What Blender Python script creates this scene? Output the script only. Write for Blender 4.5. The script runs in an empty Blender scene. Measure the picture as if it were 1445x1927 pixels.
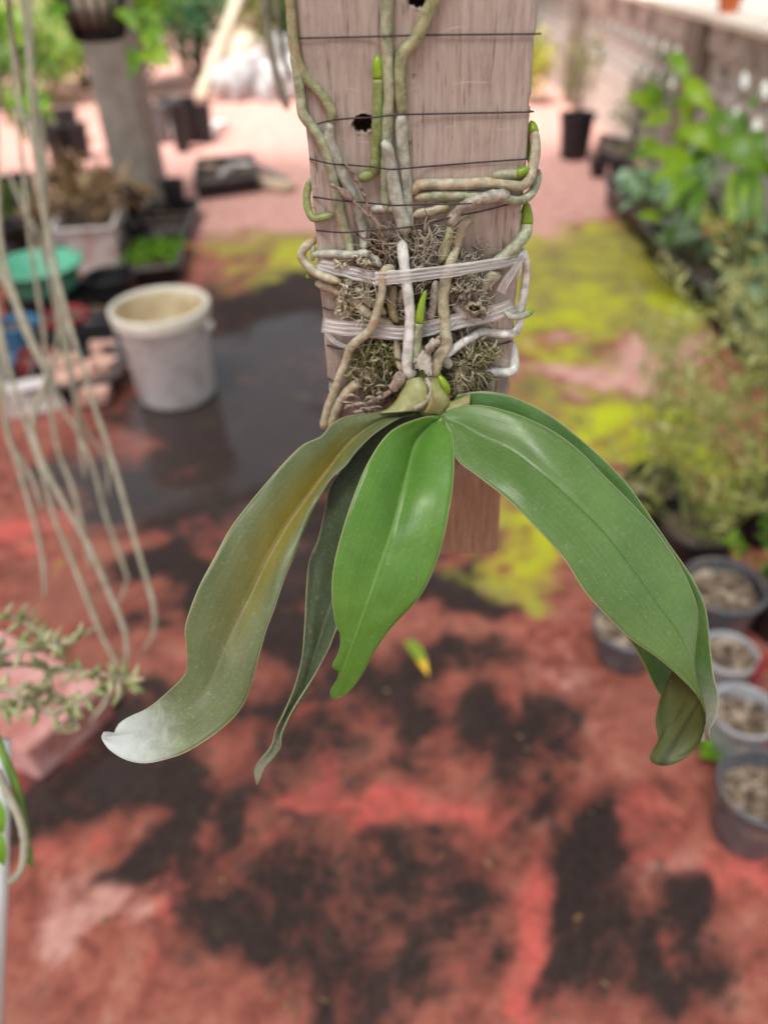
import bpy, bmesh, math, random
import numpy as np
from mathutils import Vector, Matrix, noise

random.seed(7)
rng = np.random.default_rng(7)
scn = bpy.context.scene
col = scn.collection

# ------------------------------------------------------------------ camera
CX, CY, FPX = 722.5, 963.5, 1450.0
def unit(v):
    v = np.array(v, float); return v / np.linalg.norm(v)
_down = unit((80.5, -1876.5, -FPX))
_yv = CY + (54.5 * 80.5 - FPX ** 2) / 1876.5
WY = unit((668 - CX, -(_yv - CY), -FPX))
WZ = -_down
WX = np.cross(WY, WZ)
R = np.array([WX, WY, WZ])
CAMH = 1.35
CAM = np.array([0, 0, CAMH])
cam_d = bpy.data.cameras.new('camera')
cam = bpy.data.objects.new('camera', cam_d)
col.objects.link(cam)
M4 = Matrix.Identity(4)
for i in range(3):
    for j in range(3):
        M4[i][j] = R[i][j]
M4[0][3], M4[1][3], M4[2][3] = CAM
cam.matrix_world = M4
cam_d.sensor_fit = 'HORIZONTAL'
cam_d.sensor_width = 36
cam_d.lens = 36 * FPX / 1445
cam_d.clip_start = 0.01
cam_d.clip_end = 500
cam_d.dof.use_dof = True
cam_d.dof.focus_distance = 0.368
cam_d.dof.aperture_fstop = 5.7
scn.camera = cam

# ------------------------------------------------------------------ world, sun, exposure
SUN_EL, SUN_AZ = math.radians(66), math.radians(212)   # azimuth: clockwise from +Y
world = bpy.data.worlds.new('World'); scn.world = world
world.use_nodes = True
wn = world.node_tree.nodes; wl = world.node_tree.links
wn.clear()
wo = wn.new('ShaderNodeOutputWorld'); wb = wn.new('ShaderNodeBackground')
sky = wn.new('ShaderNodeTexSky'); sky.sky_type = 'NISHITA'; sky.sun_disc = False
sky.sun_elevation = SUN_EL; sky.sun_rotation = SUN_AZ
sky.air_density = 1.0; sky.dust_density = 6.0; sky.ozone_density = 1.0
hs = wn.new('ShaderNodeHueSaturation'); hs.inputs['Saturation'].default_value = 0.2
wl.new(sky.outputs[0], hs.inputs['Color']); wl.new(hs.outputs[0], wb.inputs[0])
wb.inputs[1].default_value = 0.052
wl.new(wb.outputs[0], wo.inputs[0])
sl = bpy.data.lights.new('sun', 'SUN'); so = bpy.data.objects.new('sun', sl); col.objects.link(so)
sl.energy = 1.5; sl.angle = math.radians(16); sl.color = (1, 0.95, 0.88)
_sd = Vector((math.sin(SUN_AZ) * math.cos(SUN_EL), math.cos(SUN_AZ) * math.cos(SUN_EL), math.sin(SUN_EL)))
so.rotation_euler = _sd.to_track_quat('Z', 'Y').to_euler()
scn.view_settings.view_transform = 'Standard'
scn.view_settings.look = 'None'
scn.view_settings.gamma = 1
scn.view_settings.exposure = 2.08
scn.cycles.use_denoising = True
scn.cycles.max_bounces = 8
scn.cycles.caustics_reflective = False
scn.cycles.caustics_refractive = False

# ------------------------------------------------------------------ geometry helpers
YB = 0.375                                   # the board's front face stands at y = YB
def ray(px, py):
    return R @ np.array([(px - CX) / FPX, -(py - CY) / FPX, -1.0])
def P(px, py, z):                            # point at axial depth z
    return CAM + ray(px, py) * z
def G(px, py, h=0.0):                        # point at height h above the floor
    r = ray(px, py); return CAM + r * ((h - CAMH) / r[2])
def B(px, py, d=0.0):                        # point d in front of the board face
    r = ray(px, py); return CAM + r * ((YB - d) / r[1])
def Y(px, py, y):                            # point in the upright plane at distance y
    r = ray(px, py); return CAM + r * (y / r[1])
def proj(w):
    c = R.T @ (np.array(w) - CAM)
    return CX - c[0] / c[2] * FPX, CY + c[1] / c[2] * FPX
def zdepth(w):
    return -(R.T @ (np.array(w) - CAM))[2]
def top_at(base, py):                        # height at which a vertical through base reaches row py
    lo, hi = 0.0, 6.0
    for _ in range(40):
        m = (lo + hi) / 2
        if proj((base[0], base[1], m))[1] > py: lo = m
        else: hi = m
    return lo

def lin(c):
    if isinstance(c, str):
        c = tuple(int(c[i:i + 2], 16) / 255 for i in (0, 2, 4))
        return tuple((v / 12.92 if v < 0.04045 else ((v + 0.055) / 1.055) ** 2.4) for v in c) + (1,)
    return tuple(c)[:3] + (1,)

class MB:
    """collects verts / faces / uvs of one mesh"""
    def __init__(s): s.v = []; s.f = []; s.uv = {}; s.c = []
    def add(s, vs, fs):
        o = len(s.v); s.v += [tuple(map(float, p)) for p in vs]
        s.f += [tuple(i + o for i in f) for f in fs]; return o
    def box(s, c, size, rot=None, jit=0):
        hx, hy, hz = size[0] / 2, size[1] / 2, size[2] / 2
        vs = [Vector((x * hx, y * hy, z * hz)) for x in (-1, 1) for y in (-1, 1) for z in (-1, 1)]
        if jit: vs = [v + Vector([random.uniform(-jit, jit) for _ in range(3)]) for v in vs]
        if rot is not None: vs = [rot @ v for v in vs]
        c = Vector(c)
        s.add([c + v for v in vs], [(0, 1, 3, 2), (4, 6, 7, 5), (0, 4, 5, 1), (2, 3, 7, 6), (0, 2, 6, 4), (1, 5, 7, 3)])
    def tube(s, pts, radii, seg=10, cap=True, flat=None):
        pts = [Vector(p) for p in pts]; n = len(pts)
        if isinstance(radii, (int, float)): radii = [radii] * n
        up = None; rings = []
        for i, p in enumerate(pts):
            t = (pts[min(i + 1, n - 1)] - pts[max(i - 1, 0)])
            if t.length < 1e-9: t = Vector((0, 0, 1))
            t.normalize()
            if up is None:
                up = t.orthogonal().normalized()
            else:
                up = (up - t * up.dot(t))
                up = up.normalized() if up.length > 1e-6 else t.orthogonal().normalized()
            b = t.cross(up)
            rings.append([p + (up * math.cos(2 * math.pi * k / seg) + b * math.sin(2 * math.pi * k / seg)) * radii[i] for k in range(seg)])
        vs = [q for r_ in rings for q in r_]; fs = []
        for i in range(n - 1):
            for k in range(seg):
                a = i * seg + k; b_ = i * seg + (k + 1) % seg
                fs.append((a, b_, b_ + seg, a + seg))
        if cap:
            fs.append(tuple(reversed(range(seg)))); fs.append(tuple(range((n - 1) * seg, n * seg)))
        s.add(vs, fs)
    def lathe(s, prof, seg=32, center=(0, 0, 0), wob=0):
        n = len(prof); vs = []; fs = []
        for (r, z) in prof:
            for k in range(seg):
                a = 2 * math.pi * k / seg
                w = 1 + wob * math.sin(2 * a + 1)
                vs.append((center[0] + r * w * math.cos(a), center[1] + r * w * math.sin(a), center[2] + z))
        for i in range(n - 1):
            for k in range(seg):
                a = i * seg + k; b_ = i * seg + (k + 1) % seg
                fs.append((a, b_, b_ + seg, a + seg))
        s.add(vs, fs)
    def blob(s, c, r, sub=1, jit=0.25):
        bm = bmesh.new(); bmesh.ops.create_icosphere(bm, subdivisions=sub, radius=1)
        vs = []
        sd = Vector((random.random() * 50, random.random() * 50, 0))
        for v in bm.verts:
            k = 1 + jit * noise.noise(v.co * 1.7 + sd) * 2
            vs.append((c[0] + v.co.x * r[0] * k, c[1] + v.co.y * r[1] * k, c[2] + v.co.z * r[2] * k))
        fs = [tuple(x.index for x in f.verts) for f in bm.faces]
        bm.free(); s.add(vs, fs)
    def leafquad(s, p, d, n, L, W, bend=0.15):
        """small pointed leaf: 2x2 quads folded along the midrib"""
        p = Vector(p); d = Vector(d).normalized(); n = Vector(n)
        n = (n - d * n.dot(d)); n = n.normalized() if n.length > 1e-5 else d.orthogonal().normalized()
        w = d.cross(n)
        a = p; m = p + d * L * .45 + n * L * bend; e = p + d * L
        s.add([a, m + w * W / 2 + n * W * .12, m, m - w * W / 2 + n * W * .12, e],
              [(0, 1, 2), (0, 2, 3), (1, 4, 2), (2, 4, 3)])
    def obj(s, name, mat, parent=None, smooth=True, origin=None, uvs=None):
        me = bpy.data.meshes.new(name)
        if parent is not None:
            root = parent
            while root.parent: root = root.parent
            o0 = np.array(root.location)
        elif origin is not None: o0 = np.array(origin, float)
        else:
            a = np.array(s.v); o0 = np.array([a[:, 0].mean(), a[:, 1].mean(), a[:, 2].min()])
        me.from_pydata((np.array(s.v) - o0).tolist(), [], s.f)
        if smooth: me.polygons.foreach_set('use_smooth', [True] * len(me.polygons))
        me.update()
        ob = bpy.data.objects.new(name, me); col.objects.link(ob)
        if parent is not None: ob.parent = parent
        else: ob.location = o0
        me.materials.append(mat)
        return ob

def tag(o, label=None, cat=None, group=None, kind=None):
    for k, v in (('label', label), ('category', cat), ('group', group), ('kind', kind)):
        if v: o[k] = v
    return o
def thing(name, label, cat, loc, group=None):
    o = bpy.data.objects.new(name, None); col.objects.link(o)
    o.location = tuple(map(float, loc)); o.empty_display_size = 0.02
    return tag(o, label, cat, group)

def cat_rom(pts, n):
    """resample a polyline (any dim) with a Catmull-Rom curve at n even steps of arc length"""
    p = np.array(pts, float)
    q = np.vstack([2 * p[0] - p[1], p, 2 * p[-1] - p[-2]])
    out = []
    for i in range(1, len(q) - 2):
        for t in np.linspace(0, 1, 12, endpoint=False):
            a, b, c, d = q[i - 1], q[i], q[i + 1], q[i + 2]
            out.append(.5 * ((2 * b) + (-a + c) * t + (2 * a - 5 * b + 4 * c - d) * t * t + (-a + 3 * b - 3 * c + d) * t ** 3))
    out.append(p[-1]); out = np.array(out)
    L = np.r_[0, np.cumsum(np.linalg.norm(np.diff(out[:, :2] if p.shape[1] < 3 else out[:, :3], axis=0), axis=1))]
    s = np.linspace(0, L[-1], n)
    return np.stack([np.interp(s, L, out[:, k]) for k in range(p.shape[1])], 1)

# ------------------------------------------------------------------ material helpers
class NT:
    def __init__(s, name):
        s.m = bpy.data.materials.new(name); s.m.use_nodes = True
        s.t = s.m.node_tree; s.n = s.t.nodes; s.b = s.n['Principled BSDF']; s.out = s.n['Material Output']
    def new(s, ty, **kw):
        n = s.n.new(ty)
        for k, v in kw.items(): setattr(n, k, v)
        return n
    def link(s, a, b): s.t.links.new(a, b)
    def val(s, sock, v):
        if hasattr(v, 'is_linked') or isinstance(v, bpy.types.NodeSocket): s.link(v, sock)
        else: sock.default_value = v
    def coord(s, kind='Object', scale=(1, 1, 1)):
        tc = s.new('ShaderNodeTexCoord'); mp = s.new('ShaderNodeMapping')
        mp.inputs['Scale'].default_value = scale
        s.link(tc.outputs[kind], mp.inputs[0]); return mp.outputs[0]
    def noise(s, vec, scale, detail=5, rough=.55, dist=0):
        n = s.new('ShaderNodeTexNoise'); s.link(vec, n.inputs['Vector'])
        n.inputs['Scale'].default_value = scale; n.inputs['Detail'].default_value = detail
        n.inputs['Roughness'].default_value = rough; n.inputs['Distortion'].default_value = dist
        return n.outputs['Fac']
    def ramp(s, fac, stops):
        r = s.new('ShaderNodeValToRGB'); s.link(fac, r.inputs[0])
        e = r.color_ramp.elements
        while len(e) < len(stops): e.new(0.5)
        for el, (p, c) in zip(e, stops):
            el.position = p
            el.color = lin(c) if not isinstance(c, (int, float)) else (c, c, c, 1)
        return r.outputs['Color']
    def math(s, op, a, b=0.0, c=None, clamp=False):
        n = s.new('ShaderNodeMath', operation=op, use_clamp=clamp)
        s.val(n.inputs[0], a); s.val(n.inputs[1], b)
        if c is not None: s.val(n.inputs[2], c)
        return n.outputs[0]
    def sstep(s, x, a, b):
        n = s.new('ShaderNodeMapRange', interpolation_type='SMOOTHSTEP')
        s.val(n.inputs[0], x); n.inputs[1].default_value = a; n.inputs[2].default_value = b
        return n.outputs[0]
    def mix(s, fac, a, b):
        n = s.new('ShaderNodeMix', data_type='RGBA')
        s.val(n.inputs[0], fac)
        for k, v in ((6, a), (7, b)):
            if isinstance(v, bpy.types.NodeSocket): s.link(v, n.inputs[k])
            else: n.inputs[k].default_value = lin(v)
        return n.outputs[2]
    def bump(s, h, strength=.3, dist=.001):
        b = s.new('ShaderNodeBump'); b.inputs['Strength'].default_value = strength
        b.inputs['Distance'].default_value = dist; s.link(h, b.inputs['Height'])
        s.link(b.outputs[0], s.b.inputs['Normal'])
    def translucent(s, colsock, amount):
        tr = s.new('ShaderNodeBsdfTranslucent'); mx = s.new('ShaderNodeMixShader')
        if isinstance(colsock, bpy.types.NodeSocket): s.link(colsock, tr.inputs[0])
        else: tr.inputs[0].default_value = lin(colsock)
        mx.inputs[0].default_value = amount
        s.link(s.b.outputs[0], mx.inputs[1]); s.link(tr.outputs[0], mx.inputs[2])
        s.link(mx.outputs[0], s.out.inputs[0])

def nmat(name, c1, c2, scale=30, rough=.6, lo=.35, hi=.65, bump=0, bscale=None, bdist=.001, stretch=(1, 1, 1), c3=None,
         scale3=None, spec=.5, trans=0, detail=6):
    t = NT(name); v = t.coord('Object', stretch)
    f = t.noise(v, scale, detail)
    c = t.ramp(f, [(lo, c1), (hi, c2)])
    if c3:
        g = t.noise(v, scale3 or scale * .3, 4, .6, .3)
        c = t.mix(t.sstep(g, .5, .66), c, c3)
    t.link(c, t.b.inputs['Base Color'])
    t.b.inputs['Roughness'].default_value = rough
    t.b.inputs['Specular IOR Level'].default_value = spec
    if bump: t.bump(t.noise(v, bscale or scale * 3, 4), bump, bdist)
    if trans: t.translucent(c, trans)
    return t.m

def varleaf(name, stops, rough=.45, trans=.25, scale=40):
    """foliage: colour differs from leaf to leaf (random per mesh island)"""
    t = NT(name)
    g = t.new('ShaderNodeNewGeometry')
    c = t.ramp(g.outputs['Random Per Island'], stops)
    v = t.coord('Object'); f = t.noise(v, scale, 3)
    hsv = t.new('ShaderNodeHueSaturation'); t.link(c, hsv.inputs['Color'])
    t.link(t.math('MULTIPLY_ADD', f, .7, .65), hsv.inputs['Value'])
    t.link(hsv.outputs[0], t.b.inputs['Base Color'])
    t.b.inputs['Roughness'].default_value = rough
    t.translucent(hsv.outputs[0], trans)
    return t.m

# ------------------------------------------------------------------ floor
def fbm(x, y, sc, oct=4, sx=0):
    return noise.fractal(Vector((x * sc + sx, y * sc - sx, sx * .37)), 1.0, 2.0, oct)
def axis(dense_lo, dense_hi, step, lo, hi):
    a = list(np.arange(dense_lo, dense_hi + 1e-6, step))
    l = []; x = dense_lo; s = step
    while x > lo: s *= 1.6; x -= s; l.append(x)
    r_ = []; x = a[-1]; s = step
    while x < hi: s *= 1.6; x += s; r_.append(x)
    return np.array(l[::-1] + a + r_)
gx = axis(-2.2, 1.9, .026, -150, 150); gy = axis(0.2, 7.5, .03, -150, 200)
XX, YY = np.meshgrid(gx, gy)
# warp field so that stains have ragged shapes
def grid_noise(sc, sx, oct=4):
    out = np.zeros(XX.shape)
    for i in range(XX.shape[0]):
        for j in range(XX.shape[1]):
            x, y = XX[i, j], YY[i, j]
            if abs(x) < 3 and -1 < y < 9: out[i, j] = fbm(x, y, sc, oct, sx)
    return out
n1 = grid_noise(2.6, 3.1, 5); n2 = grid_noise(2.6, 17.7, 5); n3 = grid_noise(11, 40.3, 4)
WXg = XX + n1 * .20 + n3 * .05; WYg = YY + n2 * .24 + n3 * .05
def blobs(lst):
    m = np.zeros(XX.shape)
    for (px, py, rx, ry, a) in lst:
        c = G(px, py)
        d = np.sqrt(((WXg - c[0]) / rx) ** 2 + ((WYg - c[1]) / ry) ** 2)
        m = np.maximum(m, a * np.clip(1.45 - d * .9, 0, 1)) if a > 0 else m + a * np.clip(1.5 - d, 0, 1)
    return np.clip(m, 0, 1)
grime = blobs([(430, 1560, .14, .06, .6), (620, 1470, .16, .07, .6), (800, 1560, .16, .06, .55), (350, 1430, .2, .06, .7), (760, 1330, .2, .07, .6), (950, 1330, .15, .08, .6), (560, 900, .4, .2, .9), (700, 1050, .3, .12, .9), (420, 1080, .2, .08, .7), (860, 1470, .1, .06, .6), (400, 1840, .1, .06, .5), (1180, 1700, .12, .08, .7), (480, 640, .5, .45, 1), (420, 800, .42, .35, 1), (560, 560, .4, .4, .9), (300, 880, .3, .2, .9), (480, 960, .3, .16, .8),
               (640, 1000, .3, .18, .85), (880, 1080, .16, .10, .9), (950, 1150, .1, .07, .85), (330, 1120, .16, .09, .9),
               (450, 1190, .2, .08, .95), (560, 1230, .2, .1, .8), (120, 1490, .12, .10, 1), (60, 1580, .1, .1, .9), (230, 1560, .13, .1, .85),
               (290, 1640, .07, .06, .95), (520, 1400, .15, .08, .85), (510, 1600, .06, .06, .9), (640, 1330, .13, .05, .75), (870, 1330, .12, .08, .8),
               (1150, 1640, .12, .05, .9), (250, 1400, .1, .06, .8), (520, 1720, .14, .09, .6), (760, 1640, .1, .07, .6), (1180, 1560, .1, .05, .8), (1000, 1440, .08, .05, .7), (230, 1790, .1, .06, .9), (870, 1700, .07, .08, .7), (1330, 1780, .12, .06, .85),
               (690, 1720, .07, .08, .75), (1110, 1860, .12, .06, .8), (420, 1710, .07, .05, .8), (600, 1780, .06, .08, .7),
               (700, 1130, .2, .06, .7), (1230, 1480, .08, .05, .6), (1000, 620, .25, .2, .45), (1100, 520, .3, .3, .35)])
red = blobs([(985, 1640, .06, .11, 1), (985, 1740, .065, .1, 1), (980, 1850, .07, .09, 1), (740, 1470, .13, .05, 1), (700, 1500, .08, .04, .9), (430, 1720, .06, .05, .9), (850, 1430, .08, .04, .8), (330, 1240, .07, .03, .9), (60, 960, .16, .07, 1),
             (180, 950, .12, .06, .9), (40, 1030, .12, .05, .9), (330, 1860, .05, .05, .7), (390, 1700, .04, .05, .8), (800, 1690, .04, .05, .7), (410, 1000, .1, .05, .8),
             (100, 1440, .1, .05, .9), (1080, 1250, .12, .06, .6), (580, 1400, .06, .03, .7), (300, 1530, .07, .04, .5), (680, 1550, .05, .03, .5),
             (1260, 1540, .1, .07, .7), (1400, 1690, .1, .06, .6), (90, 1690, .05, .05, .5), (340, 1650, .05, .04, .6)])
moss = blobs([(1080, 480, .62, .5, 1), (1180, 560, .5, .5, 1), (1050, 600, .4, .4, .9), (480, 450, .45, .3, .85), (560, 500, .3, .25, .7), (1130, 760, .35, .16, 1), (1000, 800, .25, .12, .9),
              (1010, 1080, .11, .1, .95), (1000, 1000, .12, .1, .8), (1060, 1140, .08, .07, .9), (980, 700, .2, .15, .8), (1300, 560, .3, .3, .9),
              (1170, 850, .22, .1, 1), (1280, 470, .25, .6, 1), (1240, 430, .2, .5, 1), (400, 1060, .08, .04, .5), (110, 1130, .06, .04, .4)])
pink = blobs([(1150, 690, .36, .16, 1), (1250, 660, .3, .14, 1), (1060, 720, .16, .1, .7), (1300, 640, .2, .1, .9), (180, 1890, .1, .07, .9), (90, 1860, .07, .06, .6), (290, 1900, .06, .05, .6), (1230, 1880, .1, .06, .5),
              (1110, 1300, .13, .09, .5), (930, 1230, .1, .06, .35), (1060, 1470, .1, .08, .4), (560, 850, .2, .1, .3), (1330, 1640, .07, .05, .4),
              (1060, 880, .14, .06, .5)])
pink = np.clip(pink + np.clip((YY - 3.75 + n1 * .3) / .7, 0, 1), 0, 1)
moss = moss * np.clip((4.9 - YY) / .6, 0, 1)
wet = blobs([(270, 860, .25, .3, 1), (220, 900, .3, .2, 1), (480, 700, .6, .5, 1), (420, 850, .5, .3, 1), (300, 880, .4, .25, 1), (450, 1180, .3, .1, .7), (140, 1500, .16, .1, .9), (900, 1080, .2, .1, .6), (560, 1010, .35, .2, .8)])
lush = blobs([(1235, 430, .16, .45, 1), (1290, 500, .14, .4, 1), (1340, 570, .14, .3, 1), (1130, 790, .3, .1, 1), (990, 640, .14, .14, .8), (1170, 850, .2, .08, 1), (1010, 1000, .1, .08, .7), (1030, 430, .2, .2, .5), (560, 470, .2, .15, .7), (1100, 560, .2, .1, .5)])
nv = XX.size; nx = XX.shape[1]; ny = XX.shape[0]
me = bpy.data.meshes.new('floor')
verts = np.stack([XX.ravel(), YY.ravel(), np.zeros(nv)], 1)
idx = np.arange(nv).reshape(ny, nx)
faces = np.stack([idx[:-1, :-1].ravel(), idx[:-1, 1:].ravel(), idx[1:, 1:].ravel(), idx[1:, :-1].ravel()], 1)
me.from_pydata(verts.tolist(), [], faces.tolist())
for nm, ch in (('stain', (grime, red, moss)), ('zone', (pink, wet, lush))):
    at = me.color_attributes.new(nm, 'FLOAT_COLOR', 'POINT')
    at.data.foreach_set('color', np.stack([c.ravel() for c in ch] + [np.ones(nv)], 1).astype(np.float32).ravel())
floor = bpy.data.objects.new('floor', me); col.objects.link(floor)
tag(floor, kind='structure')
t = NT('painted_concrete')
v = t.coord('Object')
at1 = t.new('ShaderNodeAttribute', attribute_name='stain'); s1 = t.new('ShaderNodeSeparateColor'); t.link(at1.outputs['Color'], s1.inputs[0])
at2 = t.new('ShaderNodeAttribute', attribute_name='zone'); s2 = t.new('ShaderNodeSeparateColor'); t.link(at2.outputs['Color'], s2.inputs[0])
nA = t.noise(v, 5, 8, .62, .4); nB = t.noise(v, 14, 7, .65, .3); nC = t.noise(v, 60, 5, .6); nD = t.noise(v, 2.2, 6, .6, .5)
base = t.ramp(nB, [(.3, (.12, .048, .040)), (.42, (.22, .066, .050)), (.54, (.33, .110, .080)), (.66, (.42, .18, .135)), (.78, (.50, .26, .20))])
base = t.mix(t.math('MULTIPLY', t.sstep(nD, .45, .7), .7), base, (.30, .13, .095))
def bias(mask, w, terms):                     # stain mask as a bias on several octaves of centred noise
    x = t.math('MULTIPLY', mask, w)
    for nz, k in terms: x = t.math('ADD', x, t.math('MULTIPLY', t.math('SUBTRACT', nz, .5), k))
    return x
nR = t.noise(t.coord('Object', (1.0, 1.15, 1)), 7.5, 9, .68, .9); nG = t.noise(v, 4.2, 9, .66, .6); nF = t.noise(v, 34, 6, .7, .6); nP = t.noise(v, 3.1, 8, .66, .7)
rm = t.sstep(bias(s1.outputs[1], .58, ((nR, 1.3), (nB, .7), (nF, .3))), .16, .66)
base = t.mix(t.math('MULTIPLY', rm, .85), base, t.ramp(nC, [(.3, (.50, .080, .070)), (.7, (.64, .15, .125))]))
pm = t.sstep(bias(s2.outputs[0], .66, ((nP, 1.0), (nB, .6))), .22, .62)
base = t.mix(pm, base, t.ramp(nB, [(.3, (.46, .22, .185)), (.7, (.64, .39, .34))]))
gm = t.sstep(t.math('SUBTRACT', bias(s1.outputs[0], .66, ((nG, 1.5), (nB, 1.0), (nF, .45))), t.math('ADD', t.math('MULTIPLY', s2.outputs[0], .25), t.math('MULTIPLY', s1.outputs[1], .16))), .0, .50)
base = t.mix(t.math('MULTIPLY', gm, .96), base, t.ramp(nC, [(.3, (.014, .013, .013)), (.7, (.038, .032, .030))]))
mm = t.sstep(t.math('SUBTRACT', bias(s1.outputs[2], .72, ((nA, .9), (nB, .8), (nF, .4))), t.math('MULTIPLY', s2.outputs[0], .30)), .14, .62)
base = t.mix(mm, base, t.ramp(t.math('ADD', t.math('MULTIPLY', t.noise(v, 6, 8, .68, .3), .8), t.math('MULTIPLY', s2.outputs[2], .30)), [(.25, (.13, .12, .05)), (.36, (.25, .22, .065)), (.46, (.35, .33, .05)), (.56, (.40, .42, .03)), (.76, (.48, .55, .018))]))
t.link(base, t.b.inputs['Base Color'])
wm = t.sstep(t.math('ADD', t.math('MULTIPLY', s2.outputs[1], .7), t.math('MULTIPLY', nA, .6)), .6, .95)
rg = t.math('SUBTRACT', .60, t.math('MULTIPLY', wm, .50))
t.link(rg, t.b.inputs['Roughness']); t.link(t.math('MULTIPLY_ADD', wm, .42, .10), t.b.inputs['Specular IOR Level'])
t.bump(t.math('MULTIPLY', t.math('ADD', nC, t.math('MULTIPLY', mm, t.noise(v, 90, 5))), t.math('SUBTRACT', 1.05, wm)), .35, .004)
me.materials.append(t.m)
me.polygons.foreach_set('use_smooth', [True] * len(me.polygons))

# pale sunlit ground of the yard beyond the block wall
mb = MB()
mb.add([(1.95, -20, .004), (120, -20, .004), (120, 150, .004), (1.95, 150, .004)], [(0, 1, 2, 3)])
yard = mb.obj('yard_ground', nmat('pale_gravel', (.22, .22, .20), (.40, .40, .36), 8, .9), origin=(0, 0, 0))
tag(yard, kind='structure')

# added unseen shade-net roof, dims the near half and leaves the far end bright
mb = MB(); mb.box((-1.6, .9, 2.78), (7.2, 8.0, .012))
tn = NT('added_shade_net'); tn.b.inputs['Base Color'].default_value = (.25, .27, .25, 1)
tr = tn.new('ShaderNodeBsdfTransparent'); mx = tn.new('ShaderNodeMixShader'); mx.inputs[0].default_value = .56
tn.link(tn.b.outputs[0], mx.inputs[1]); tn.link(tr.outputs[0], mx.inputs[2]); tn.link(mx.outputs[0], tn.out.inputs[0])
rf = mb.obj('added_shade_roof', tn.m, smooth=False)
tag(rf, kind='structure')

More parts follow.
